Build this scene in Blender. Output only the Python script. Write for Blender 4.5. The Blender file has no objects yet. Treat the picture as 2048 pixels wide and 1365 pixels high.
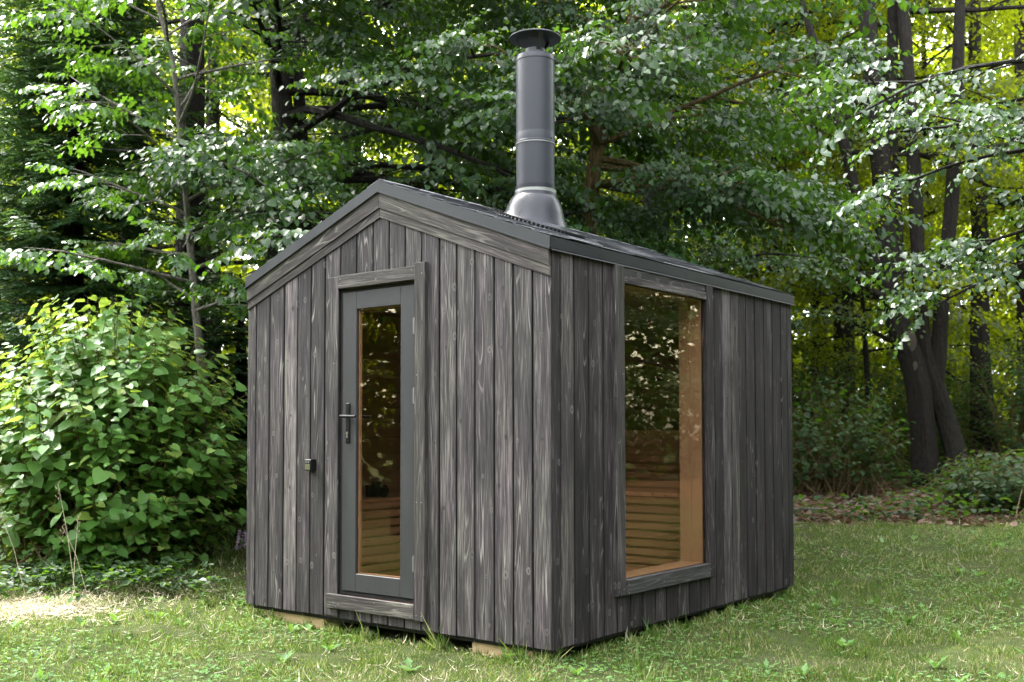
import bpy, math, random
import numpy as np
from mathutils import Vector, Matrix
S = bpy.context.scene
COL = S.collection
R_ = math.radians

# ------------------------------------------------------------------ camera
CR = Vector((0.78586, 0.61840, 0)).normalized()          # camera right on the ground
CF = Vector((-0.61840, 0.78586, 0)).normalized()         # camera forward on the ground
CP = Vector((3.3811, -4.6403, 1.1454))
cam = bpy.data.cameras.new('camera'); camo = bpy.data.objects.new('camera', cam); COL.objects.link(camo)
pit, rol = 0.041515, -0.001516
f = (CF * math.cos(pit) + Vector((0, 0, math.sin(pit)))).normalized()
u = CR.cross(f)
r2 = CR * math.cos(rol) + u * math.sin(rol); u2 = -CR * math.sin(rol) + u * math.cos(rol)
m = Matrix((r2, u2, -f)).transposed().to_4x4(); m.translation = CP
camo.matrix_world = m
cam.sensor_width = 36; cam.lens = 2134.7 / 2048 * 36; cam.shift_y = 98.95 / 2048
cam.clip_end = 1000
cam.dof.use_dof = True; cam.dof.focus_distance = 6.3; cam.dof.aperture_fstop = 3.2
S.camera = camo
# ------------------------------------------------------------------ world, sun, exposure
SUN_EL, SUN_AZ = 57.0, -60.0                               # azimuth to the right of the view axis
sd = CF * math.cos(R_(SUN_AZ)) + CR * math.sin(R_(SUN_AZ))
sdir = Vector((sd.x * math.cos(R_(SUN_EL)), sd.y * math.cos(R_(SUN_EL)), math.sin(R_(SUN_EL))))
W = bpy.data.worlds.new("World"); S.world = W; W.use_nodes = True
wn = W.node_tree.nodes; wl = W.node_tree.links
sky = wn.new('ShaderNodeTexSky'); sky.sky_type = 'NISHITA'; sky.sun_disc = False
sky.sun_elevation = R_(SUN_EL); sky.sun_rotation = math.atan2(sd.x, sd.y)
sky.air_density = 1.0; sky.dust_density = 3.5; sky.ozone_density = 0.6
bgn = wn['Background']; hs = wn.new('ShaderNodeHueSaturation'); hs.inputs['Saturation'].default_value = .14; wl.new(sky.outputs[0], hs.inputs['Color']); wl.new(hs.outputs[0], bgn.inputs[0])   # thin white cloud over the whole sky; bgn.inputs[1].default_value = 0.055
sl = bpy.data.lights.new('sun', 'SUN'); sl.energy = 5.0; sl.angle = R_(0.5); sl.color = (1, 0.95, 0.86)
so = bpy.data.objects.new('sun', sl); COL.objects.link(so)
so.rotation_euler = (-sdir).to_track_quat('-Z', 'Y').to_euler(); so.location = (0, 0, 30)
S.view_settings.view_transform = 'Standard'; S.view_settings.look = 'None'; S.view_settings.gamma = 1
S.view_settings.exposure = 1.3
S.render.engine = 'CYCLES'
cy = S.cycles; cy.max_bounces = 8; cy.diffuse_bounces = 4; cy.glossy_bounces = 3; cy.transmission_bounces = 5; cy.transparent_max_bounces = 10
cy.sample_clamp_indirect = 6; cy.caustics_reflective = False; cy.caustics_refractive = False

def depth_of(x, y): return (x - CP.x) * CF.x + (y - CP.y) * CF.y
def lat_of(x, y): return (x - CP.x) * CR.x + (y - CP.y) * CR.y
def ground(x, y):
    d = depth_of(x, y); t = np.clip((d - 7) / 9, 0, 1.3)
    z = -0.088 + 0.47 * t * (0.35 + 0.65 * np.clip(t * 2, 0, 1))
    far = np.clip((d - 3) / 6, 0, 1)
    z = z + 0.035 * far * (np.sin(x * 0.9 + 1.3 * np.sin(y * .5)) * np.cos(y * 0.8 + x * .3))
    return z
def at(px, d, z=None):
    """ground point in the direction of photo column px at d metres in front of the camera"""
    p = CP + CF * d + CR * ((px - 1024) / 2134.7 * d)
    return Vector((p.x, p.y, float(ground(p.x, p.y)) if z is None else z))
def zrow(py, d): return CP.z + (870 - py) / 2134.7 * d

# ------------------------------------------------------------------ materials
class NT:
    def __init__(s, name):
        s.m = bpy.data.materials.new(name); s.m.use_nodes = True; s.t = s.m.node_tree
        s.b = s.t.nodes['Principled BSDF']; s.o = s.t.nodes['Material Output']
    def n(s, typ, *ins, out=0, **kw):
        nd = s.t.nodes.new('ShaderNode' + typ)
        kin = kw.pop('inp', {})
        for k, v in kw.items(): setattr(nd, k, v)
        for i, v in list(enumerate(ins)) + list(kin.items()):
            if v is None: continue
            s.set(nd.inputs[i], v)
        nd_out = nd.outputs[out]
        return nd_out
    def set(s, sock, v):
        if isinstance(v, bpy.types.NodeSocket): s.t.links.new(v, sock)
        elif sock.type == 'RGBA' and len(v) == 3: sock.default_value = (*v, 1)
        else: sock.default_value = v
    def math(s, op, a, b=0.0, clamp=False, c=None):
        return s.n('Math', a, b, c, operation=op, use_clamp=clamp)
    def mix(s, fac, a, b, blend='MIX'):
        nd = s.t.nodes.new('ShaderNodeMix'); nd.data_type = 'RGBA'; nd.blend_type = blend
        s.set(nd.inputs[0], fac); s.set(nd.inputs[6], a); s.set(nd.inputs[7], b); return nd.outputs[2]
    def ramp(s, fac, *stops):
        nd = s.t.nodes.new('ShaderNodeValToRGB'); s.set(nd.inputs[0], fac); e = nd.color_ramp.elements
        while len(e) < len(stops): e.new(0.5)
        for el, (p, c) in zip(e, stops):
            el.position = p; el.color = (*c, 1) if hasattr(c, '__len__') else (c, c, c, 1)
        return nd.outputs[0]
    def noise(s, vec, scale, detail=3, rough=0.55, dist=0.0, out=0):
        nd = s.t.nodes.new('ShaderNodeTexNoise')
        if vec is not None: s.set(nd.inputs['Vector'], vec)
        nd.inputs['Scale'].default_value = scale; nd.inputs['Detail'].default_value = detail
        nd.inputs['Roughness'].default_value = rough; nd.inputs['Distortion'].default_value = dist
        return nd.outputs[out]
    def vmul(s, v, k): return s.n('VectorMath', v, k, operation='MULTIPLY')
    def vadd(s, v, k): return s.n('VectorMath', v, k, operation='ADD')
    def obj(s): return s.n('TexCoord', out=3)
    def bump(s, h, strength=0.4, dist=0.01):
        nd = s.t.nodes.new('ShaderNodeBump'); s.set(nd.inputs['Height'], h)
        nd.inputs['Strength'].default_value = strength; nd.inputs['Distance'].default_value = dist
        s.t.links.new(nd.outputs[0], s.b.inputs['Normal']); return nd.outputs[0]
    def fin(s, col=None, rough=None, metal=None, spec=None):
        if col is not None: s.set(s.b.inputs['Base Color'], col)
        if rough is not None: s.set(s.b.inputs['Roughness'], rough)
        if metal is not None: s.set(s.b.inputs['Metallic'], metal)
        if spec is not None: s.set(s.b.inputs['Specular IOR Level'], spec)
        return s.m

def wood_weathered(name, dark, mid, pale, patch=1.0):
    T = NT(name); a = T.t.nodes.new('ShaderNodeAttribute'); a.attribute_name = 'pc'; pc = a.outputs['Vector']
    sp = T.t.nodes.new('ShaderNodeSeparateXYZ'); T.set(sp.inputs[0], pc)
    U, V, Rn = sp.outputs
    uu = T.math('ADD', U, T.math('MULTIPLY', Rn, 17.3)); vv = T.math('ADD', V, T.math('MULTIPLY', Rn, 31.7))
    vec = T.n('CombineXYZ', uu, vv, 0.0)
    warp = T.noise(T.vmul(vec, (9, 1.6, 1)), 1.0, 2)
    uw = T.math('ADD', uu, T.math('MULTIPLY', warp, 0.05)); vw = T.n('CombineXYZ', uw, vv, 0.0)
    fine = T.noise(T.vmul(vw, (230, 5, 1)), 1.0, 4, .65)
    med = T.noise(T.vmul(vw, (38, 1.3, 1)), 1.0, 3)
    big = T.noise(T.vmul(vec, (9, 1.1, 1)), 1.0, 4, .6)
    # board tone
    tone = T.ramp(Rn, (0, .05), (.3, .55), (.55, .3), (.8, .85), (1, .45))
    strk = T.noise(T.vmul(vw, (95, 2.2, 1)), 1.0, 3, .6)
    k = T.math('MULTIPLY', T.math('SUBTRACT', big, .5), .75 * patch)
    for src, w_ in ((med, .55), (strk, 1.0), (fine, 1.5), (tone, .55)): k = T.math('ADD', k, T.math('MULTIPLY', T.math('SUBTRACT', src, .5), w_))
    k = T.math('ADD', k, .40)
    base = T.ramp(k, (0.05, dark), (.45, mid), (1.0, pale))
    # violet / green cast changing along the boards
    cast = T.noise(T.vmul(vec, (5, .8, 1)), 1.7, 2)
    base = T.mix(.8, base, T.ramp(cast, (.35, (.98, 1.0, .92)), (.5, (1, .97, .96)), (.66, (1.06, .95, 1.07))), 'MULTIPLY')
    # cathedral grain: pale thin lines on a warped distance field
    g = T.math('ADD', T.math('MULTIPLY', T.noise(T.vmul(vec, (11, .75, 1)), 1.0, 1.2), 13), T.math('MULTIPLY', uu, 34))
    gl = T.math('ABSOLUTE', T.math('SUBTRACT', T.math('FRACT', g), .5))
    line = T.ramp(gl, (0.0, 1.0), (.13, 0.0))
    lm = T.ramp(T.noise(T.vmul(vec, (8, 1.4, 1)), 1.0, 2), (.50, 0), (.64, .7))
    base = T.mix(T.math('MULTIPLY', line, lm), base, tuple(min(.5, c * 1.25) for c in pale))
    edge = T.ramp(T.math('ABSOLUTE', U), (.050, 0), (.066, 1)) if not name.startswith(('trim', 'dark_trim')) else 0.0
    if edge: base = T.mix(T.math('MULTIPLY', edge, .62), base, dark)      # darker along the board edges
    # knots
    ksc = T.vmul(vec, (8.0, 3.6, 1))
    vo = T.t.nodes.new('ShaderNodeTexVoronoi'); T.set(vo.inputs['Vector'], ksc); vo.inputs['Scale'].default_value = 1.0
    vo.inputs['Randomness'].default_value = .9; vo.voronoi_dimensions = '2D'
    dv = T.n('VectorMath', ksc, vo.outputs['Position'], operation='SUBTRACT')
    dv = T.vmul(dv, (1 / 8.0, 1 / 5.5, 0)); ln = T.n('VectorMath', dv, operation='LENGTH', out=1)
    ln = T.math('ADD', ln, T.math('MULTIPLY', T.math('SUBTRACT', fine, .5), .012))
    crnd = T.t.nodes.new('ShaderNodeSeparateColor'); T.set(crnd.inputs[0], vo.outputs['Color'])
    on = T.math('GREATER_THAN', crnd.outputs[0], .30)
    rad = T.math('ADD', T.math('MULTIPLY', crnd.outputs[1], .012), .008)
    q = T.math('DIVIDE', ln, rad)
    ring = T.ramp(q, (.0, .25), (.35, .3), (.45, 1), (.6, .35), (.72, .9), (.9, 0), (1, 0))
    kd = T.math('MULTIPLY', T.ramp(q, (.3, 1), (1, 0)), on)
    base = T.mix(T.math('MULTIPLY', kd, .85), base, tuple(c * 1.1 for c in dark))
    base = T.mix(T.math('MULTIPLY', T.math('MULTIPLY', T.math('MULTIPLY', ring, on), crnd.outputs[2]), .6), base, pale)
    h = T.math('ADD', T.math('MULTIPLY', fine, .5), T.math('MULTIPLY', med, .5))
    h = T.math('ADD', h, T.math('MULTIPLY', kd, .5))
    T.bump(h, .55, .004)
    T.fin(base, T.math('ADD', .62, T.math('MULTIPLY', fine, .2)), spec=.35)
    return T.m

def simple(name, col, rough=.5, metal=0, nscale=20, namt=.25, bump=0, spec=.5, stretch=(1, 1, 1)):
    T = NT(name); v = T.vmul(T.obj(), stretch); nz = T.noise(v, nscale, 4, .6)
    c = T.mix(nz, tuple(x * (1 - namt) for x in col), tuple(x * (1 + namt) for x in col))
    if bump: T.bump(nz, bump, .003)
    return T.fin(c, T.math('ADD', rough - .08, T.math('MULTIPLY', nz, .16)), metal, spec)

def leaf_mat(name, dark, light, trans, tfac=.4, rough=.38, spec=.5, tip=None):
    T = NT(name); g = T.t.nodes.new('ShaderNodeNewGeometry'); ri = g.outputs['Random Per Island']
    nz = T.noise(T.obj(), .8, 2)
    k = T.math('ADD', T.math('MULTIPLY', ri, .6), T.math('MULTIPLY', nz, .55), clamp=True)
    c = T.ramp(k, (.1, dark), (.85, light))
    if tip: c = T.mix(T.ramp(ri, (.88, 0), (.93, 1)), c, tip)
    T.fin(c, T.math('ADD', rough - .08, T.math('MULTIPLY', T.math('FRACT', T.math('MULTIPLY', ri, 7.31)), .34)), spec=spec)
    tr = T.n('BsdfTranslucent', T.mix(ri, tuple(x * .75 for x in trans), tuple(x * 1.2 for x in trans)))
    mx = T.n('MixShader', tfac, T.b.outputs[0], tr)
    T.t.links.new(mx, T.o.inputs[0]); return T.m

def bark_mat(name, a, b, scale=9, stretch=(1, 1, .18), spots=0):
    T = NT(name); v = T.vmul(T.obj(), stretch)
    n1 = T.noise(v, scale, 5, .65, 1.2); n2 = T.noise(T.obj(), 1.4, 3)
    c = T.mix(n1, a, b); c = T.mix(T.ramp(n2, (.5, 0), (.7, .5)), c, tuple(.5 * (p + q_) for p, q_ in zip(b, (.015, .025, .010))))
    n4 = T.noise(T.vmul(T.obj(), (1, 1, .22)), scale * 1.9, 5, .7, 2.0); T.bump(T.math('ADD', n1, T.math('MULTIPLY', n4, .6)), 1.0, .12); return T.fin(T.mix(T.ramp(n4, (.40, 0), (.62, 1)), c, b), .85, spec=.2)

M = {}
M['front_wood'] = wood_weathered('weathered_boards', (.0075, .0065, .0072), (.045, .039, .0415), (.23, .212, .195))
M['side_wood'] = wood_weathered('shade_toned_boards', (.0045, .0035, .0045), (.0235, .0175, .0205), (.17, .155, .16), 1.35)  # side boards darker than the front: its weaker skylight is put into the colour
M['trim_wood'] = wood_weathered('trim_boards', (.011, .010, .0095), (.040, .0355, .034), (.19, .176, .156), .8)
M['dark_trim'] = wood_weathered('dark_trim_boards', (.012, .011, .012), (.035, .033, .034), (.14, .14, .145), .9)
M['void'] = simple('shadowed_batten', (.02, .019, .019), .8)
M['door_paint'] = simple('dark_grey_door_stain', (.028, .028, .031), .5, nscale=3, namt=.28, bump=.25, stretch=(18, 18, 1))
M['metal'] = simple('graphite_sheet_metal', (.032, .034, .038), .45, .0, nscale=6, namt=.08, spec=.3)
M['flue'] = simple('graphite_flue_paint', (.022, .024, .033), .38, .0, nscale=3, namt=.14, stretch=(1, 1, .3), spec=.35)
M['skirt'] = simple('black_moulded_rubber', (.016, .017, .023), .3, .0, nscale=14, namt=.4, spec=.3, bump=.15)
M['steel'] = simple('pale_steel', (.24, .25, .24), .45, .6, nscale=30, namt=.12)
M['black'] = simple('black_plastic', (.005, .005, .0055), .5, spec=.2)
M['olive'] = simple('olive_cover', (.09, .09, .05), .35)
M['brassy'] = simple('nickel_lock', (.55, .52, .45), .3, .9)
M['timber'] = simple('raw_pine_block', (.50, .36, .20), .7, nscale=6, namt=.25, bump=.4, stretch=(1, 14, 14))
M['alder'] = simple('alder_boards', (.22, .125, .085), .5, nscale=4, namt=.16, bump=.1, stretch=(1, 14, 14))
M['alder_v'] = simple('alder_upright_boards', (.30, .185, .130), .5, nscale=4, namt=.12, bump=.1, stretch=(14, 14, 1))
M['bench'] = simple('bench_slats', (.42, .245, .165), .5, nscale=5, namt=.2, stretch=(3, 3, 14))

T = NT('slate_grey_shingles'); nz = T.noise(T.obj(), 240, 3, .7); n2 = T.noise(T.obj(), 2.2, 3)
gm = T.t.nodes.new('ShaderNodeNewGeometry')
T.bump(nz, .8, .004)
M['shingle'] = T.fin(T.mix(T.math('ADD', T.math('MULTIPLY', nz, .5), T.math('MULTIPLY', gm.outputs['Random Per Island'], .4)), (.05, .052, .062), (.15, .155, .175)), .62, spec=.6)

T = NT('bronze_glass'); lw = T.t.nodes.new('ShaderNodeLayerWeight'); lw.inputs[0].default_value = .5
F = T.math('ADD', T.math('MULTIPLY', T.math('POWER', lw.outputs['Facing'], 4.0), .34), .038, clamp=True)
gl = T.n('BsdfGlossy', (1, .90, .62), .0); trn = T.n('BsdfTransparent', (.93, .885, .82))
T.t.links.new(T.n('MixShader', F, trn, gl), T.o.inputs[0]); M['glass'] = T.m

M['linden'] = leaf_mat('linden_leaves', (.004, .015, .004), (.019, .052, .013), (.12, .27, .015), .19, .42, .34)
M['linden_near'] = leaf_mat('linden_leaves_near', (.006, .020, .007), (.024, .058, .020), (.12, .25, .02), .18, .36, .36)
M['sunny'] = leaf_mat('thin_maple_leaves', (.004, .012, .002), (.016, .036, .004), (.46, .56, .01), .42, .42, .45)
M['shrub'] = leaf_mat('broad_shrub_leaves', (.028, .088, .018), (.085, .19, .036), (.36, .52, .06), .32, .42, .4, tip=(.16, .235, .05))
M['oak'] = leaf_mat('oak_leaves', (.009, .034, .008), (.030, .084, .015), (.17, .36, .02), .28, .35, .5)
M['spruce'] = leaf_mat('spruce_needles', (.014, .042, .014), (.038, .095, .030), (.10, .20, .03), .2, .5, .4)
M['under'] = leaf_mat('undergrowth_leaves', (.006, .019, .005), (.019, .050, .010), (.15, .32, .02), .25, .5, .3)
M['bark'] = bark_mat('dark_bark', (.004, .0032, .0028), (.021, .017, .014))
M['bark_gold'] = bark_mat('ochre_bark', (.05, .035, .018), (.18, .13, .06))
M['scar'] = bark_mat('healed_branch_wood', (.035, .028, .022), (.12, .10, .08), 14)
M['bark_grey'] = bark_mat('grey_smooth_bark', (.07, .065, .055), (.24, .22, .19), 14)

# ------------------------------------------------------------------ object helpers
def tag(o, label=None, cat=None, group=None, kind=None):
    if label: o['label'] = label
    if cat: o['category'] = cat
    if group: o['group'] = group
    if kind: o['kind'] = kind
    return o
def empty(name, loc=(0, 0, 0), parent=None):
    o = bpy.data.objects.new(name, None); o.location = loc; o.empty_display_size = .2; COL.objects.link(o)
    if parent: o.parent = parent
    return o
class MB:
    def __init__(s): s.v = []; s.f = []; s.pc = []; s.fm = []; s.sm = []
    def add(s, vs, fs, pc=None, mi=0, smooth=False):
        b = len(s.v); s.v += [tuple(v) for v in vs]; s.f += [tuple(i + b for i in q) for q in fs]
        s.pc += list(pc) if pc is not None else [(0, 0, 0)] * len(vs); s.fm += [mi] * len(fs); s.sm += [smooth] * len(fs)
    def box(s, a, b, mi=0, ch=0.0):
        (x0, y0, z0), (x1, y1, z1) = [tuple(min(p, q) for p, q in zip(a, b)), tuple(max(p, q) for p, q in zip(a, b))]
        s.add([(x0, y0, z0), (x1, y0, z0), (x1, y1, z0), (x0, y1, z0), (x0, y0, z1), (x1, y0, z1), (x1, y1, z1), (x0, y1, z1)],
              [(3, 2, 1, 0), (4, 5, 6, 7), (0, 1, 5, 4), (1, 2, 6, 5), (2, 3, 7, 6), (3, 0, 4, 7)], None, mi)
    def plank(s, bl, br, tr, tl, n, th, r, c=.002, mi=0, horiz=False):
        """board with a bevelled front: four face corners, outward normal n, thickness th behind them"""
        P = [Vector(p) for p in (bl, br, tr, tl)]; n = Vector(n)
        U = (P[1] - P[0]); U.normalize(); V = (P[3] - P[0]); V.normalize()
        if horiz: V = U; U = n.cross(V)
        o = (P[0] + P[1] + P[2] + P[3]) / 4
        ce = o
        def ins(p):
            d = p - ce; x = d.dot((P[1] - P[0]).normalized()); y = d.dot((P[3] - P[0]).normalized())
            e = (P[1] - P[0]).normalized() * (-math.copysign(c, x)) + (P[3] - P[0]).normalized() * (-math.copysign(c, y))
            return p + e
        back = [p - n * th for p in P]; mid = [p - n * c for p in P]; fr = [ins(p) for p in P]
        vs = back + mid + fr
        fs = [(8, 9, 10, 11)] + [(4 + i, 4 + (i + 1) % 4, 8 + (i + 1) % 4, 8 + i) for i in range(4)] + \
             [(i, (i + 1) % 4, 4 + (i + 1) % 4, 4 + i) for i in range(4)] + [(3, 2, 1, 0)]
        pc = [((v - ce).dot(U) + abs((v - P[0]).dot(n)), (v - ce).dot(V) + 2.0, r) for v in vs]
        s.add(vs, fs, pc, mi)
    def tube(s, pts, rad, n=8, cap=True, mi=0, wob=0.0, seed=0):
        pts = [Vector(p) for p in pts]; rg = random.Random(seed); vs = []; fs = []
        ref = Vector((1, 0, 0)) if abs((pts[-1] - pts[0]).normalized().x) < .8 else Vector((0, 1, 0))
        for i, p in enumerate(pts):
            t = (pts[min(i + 1, len(pts) - 1)] - pts[max(i - 1, 0)]).normalized()
            a = t.cross(ref).normalized(); b = t.cross(a); rr = rad[i] if hasattr(rad, '__len__') else rad
            for k in range(n):
                th = 2 * math.pi * k / n; q = rr * (1 + wob * (rg.random() - .5))
                vs.append(p + a * math.cos(th) * q + b * math.sin(th) * q)
        for i in range(len(pts) - 1):
            for k in range(n):
                fs.append((i * n + k, i * n + (k + 1) % n, (i + 1) * n + (k + 1) % n, (i + 1) * n + k))
        if cap: fs += [tuple(range(n))[::-1], tuple((len(pts) - 1) * n + k for k in range(n))]
        s.add(vs, fs, None, mi, True)
    def lathe(s, prof, cx, cy, n=40, mi=0, tilt=None, smooth=True):
        vs = []; fs = []
        for r, z in prof:
            for k in range(n):
                th = 2 * math.pi * k / n; x, y = math.cos(th) * r, math.sin(th) * r
                vs.append((cx + x, cy + y, z + (tilt(x, y, r, z) if tilt else 0)))
        for i in range(len(prof) - 1):
            for k in range(n): fs.append((i * n + k, i * n + (k + 1) % n, (i + 1) * n + (k + 1) % n, (i + 1) * n + k))
        s.add(vs, fs, None, mi, smooth)
    def build(s, name, mats, parent=None, origin=None):
        me = bpy.data.meshes.new(name)
        vs = s.v
        if origin is not None: vs = [(v[0] - origin[0], v[1] - origin[1], v[2] - origin[2]) for v in vs]
        me.from_pydata(vs, [], s.f)
        for mm in (mats if isinstance(mats, (list, tuple)) else [mats]): me.materials.append(mm)
        me.polygons.foreach_set('material_index', s.fm); me.polygons.foreach_set('use_smooth', s.sm)
        if any(p != (0, 0, 0) for p in s.pc):
            at_ = me.attributes.new('pc', 'FLOAT_VECTOR', 'POINT'); at_.data.foreach_set('vector', np.array(s.pc, dtype=np.float32).ravel())
        me.update()
        if any(s.sm): me.set_sharp_from_angle(angle=R_(22))
        o = bpy.data.objects.new(name, me); COL.objects.link(o)
        if origin is not None: o.location = origin
        if parent: o.parent = parent
        return o

# ------------------------------------------------------------------ leaves (numpy)
rng = np.random.default_rng(7)
HEART = np.array([(0, 0, 0), (0, .5, -.04), (0, 1.02, -.16), (.30, -.10, .06), (.47, .26, .09), (.33, .68, .01), (-.30, -.10, .06), (-.47, .26, .09), (-.33, .68, .01)])
HEART_Q = np.array([(0, 3, 4, 1), (1, 4, 5, 2), (0, 1, 7, 6), (1, 2, 8, 7)])
KITE = np.array([(0, 0, 0), (.36, .42, .07), (0, 1, -.08), (-.36, .42, .07)]); KITE = np.insert(KITE, 0, (0, .45, -.03), 0)
KITE = np.array([(0, 0, 0), (.40, .30, .07), (.28, .75, .03), (0, 1, -.08), (-.40, .30, .07), (-.28, .75, .03)])
KITE_Q = np.array([(0, 1, 2, 3), (0, 3, 5, 4)])
OAK = np.array([(0, 0, 0), (0, .5, 0), (0, 1, -.08), (.14, .12, .03), (.30, .30, .04), (.17, .42, .02), (.38, .62, .03), (.17, .74, .0), (.2, .93, -.03),
                (-.14, .12, .03), (-.30, .30, .04), (-.17, .42, .02), (-.38, .62, .03), (-.17, .74, .0), (-.2, .93, -.03)])
OAK_Q = np.array([(0, 3, 4, 5), (0, 5, 6, 1), (1, 6, 7, 8), (1, 8, 2, 2), (0, 11, 10, 9), (0, 1, 12, 11), (1, 14, 13, 12), (1, 2, 14, 14)])
OAK_Q = np.array([(0, 3, 4, 5), (0, 5, 6, 1), (1, 6, 7, 2), (0, 11, 10, 9), (0, 1, 12, 11), (1, 2, 13, 12)])
NEED = np.array([(-.5, 0, 0), (.5, 0, 0), (.35, 1, 0), (-.35, 1, 0)]); NEED_Q = np.array([(0, 1, 2, 3)])
def nrmz(a): return a / np.maximum(1e-9, np.linalg.norm(a, axis=-1, keepdims=True))
def leafmesh(name, pos, along, nrm, size, tmpl, quads, mat, parent=None, origin=None, widths=None, link=True):
    pos = np.asarray(pos, float); along = nrmz(np.asarray(along, float)); nrm = np.asarray(nrm, float)
    x = nrmz(np.cross(along, nrm)); nn = np.cross(x, along); size = np.asarray(size, float)
    N = len(pos); k = len(tmpl)
    w = size if widths is None else widths
    V = pos[:, None, :] + x[:, None, :] * (tmpl[None, :, 0:1] * w[:, None, None]) + along[:, None, :] * (tmpl[None, :, 1:2] * size[:, None, None]) \
        + nn[:, None, :] * (tmpl[None, :, 2:3] * size[:, None, None])
    if origin is not None: V = V - np.array(origin)[None, None, :]
    F_ = (quads[None] + (np.arange(N) * k)[:, None, None]).reshape(-1, 4)
    me = bpy.data.meshes.new(name); me.vertices.add(N * k); me.vertices.foreach_set('co', V.astype(np.float32).ravel())
    nf = len(F_); me.loops.add(nf * 4); me.loops.foreach_set('vertex_index', F_.astype(np.int32).ravel())
    me.polygons.add(nf); me.polygons.foreach_set('loop_start', np.arange(0, nf * 4, 4, dtype=np.int32))
    try: me.polygons.foreach_set('loop_total', np.full(nf, 4, dtype=np.int32))
    except Exception: pass
    me.polygons.foreach_set('use_smooth', np.ones(nf, bool) if k > 6 else np.zeros(nf, bool))
    me.materials.append(mat); me.update(calc_edges=True)
    if not link: return me
    o = bpy.data.objects.new(name, me); COL.objects.link(o)
    if origin is not None: o.location = origin
    if parent: o.parent = parent
    return o

def make_spray(rg, L=.75, leaf=.085, step=.055, droop=.35, sub=True):
    """leaf transforms of one flat, drooping twig growing along +Y"""
    P = []; A = []; Nn = []; Z = []; tw = []
    def twig(o, d, L, st):
        n = int(L / st); side = 1; pts = []
        for i in range(n + 1):
            t = i / max(1, n); p = o + d * (t * L) + np.array([0, 0, -droop * (t * L) ** 2]); pts.append(p)
            if t < .12: continue
            side = -side; s = np.array([d[1], -d[0], 0]) * side
            a = s * .8 + d * .55 + np.array([0, 0, -.45 - .5 * rg.random()]) + rg.normal(0, .22, 3)
            if i == n: a = d + np.array([0, 0, -.6])
            nr = np.array([0, 0, 1.0]) + s * .25 + d * .15 + rg.normal(0, .30, 3)
            P.append(p + s * .012); A.append(a); Nn.append(nr); Z.append(leaf * (1.15 - .45 * t) * rg.uniform(.75, 1.2))
        tw.append(pts)
    y = np.array([0, 1.0, 0]); twig(np.zeros(3), y, L, step)
    if sub:
        for t, s in ((.18, 1), (.33, -1), (.48, 1), (.63, -1)):
            a = R_(38 + 14 * rg.random()) * s; d = np.array([math.sin(a), math.cos(a), 0]); o = np.array([0, t * L, -droop * (t * L) ** 2])
            twig(o, d, L * (.62 - .45 * t), step)
    return np.array(P), np.array(A), np.array(Nn), np.array(Z), tw
SPR = {}
def sprays(kind, leaf, L=.75, step=.055, droop=.35):
    if kind not in SPR: SPR[kind] = [make_spray(np.random.default_rng(i + 5), L, leaf, step, droop) for i in range(7)]
    return SPR[kind]
def place_sprays(pls, lib, rg):
    """pls: list of (pos, dir, scale, roll)"""
    P = []; A = []; Nn = []; Z = []
    for p, d, sc, roll in pls:
        s = lib[rg.integers(len(lib))]; y = d / max(1e-6, np.linalg.norm(d)); up = np.array([0, 0, 1.0])
        x = np.cross(y, up); x /= max(1e-6, np.linalg.norm(x)); z = np.cross(x, y)
        c, s_ = math.cos(roll), math.sin(roll); x2 = x * c + z * s_; z2 = -x * s_ + z * c
        Rm = np.stack([x2, y, z2]); P.append(p + (s[0] * sc) @ Rm); A.append(s[1] @ Rm); Nn.append(s[2] @ Rm); Z.append(s[3] * min(sc, 1.15))
    return np.concatenate(P), np.concatenate(A), np.concatenate(Nn), np.concatenate(Z)

def curve(p0, d0, L, n, bend, rg, wob=.13):
    """polyline growing from p0 along d0, bent by vector bend per metre"""
    pts = [np.array(p0, float)]; d = nrmz(np.array(d0, float)); st = L / n
    for i in range(n):
        d = nrmz(d + np.array(bend) * st + rg.normal(0, wob, 3) * math.sqrt(st)); pts.append(pts[-1] + d * st)
    return pts
def poly_at(pts, t):
    k = t * (len(pts) - 1); i = min(int(k), len(pts) - 2); a = k - i; return pts[i] * (1 - a) + pts[i + 1] * a, nrmz(pts[i + 1] - pts[i])

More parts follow.
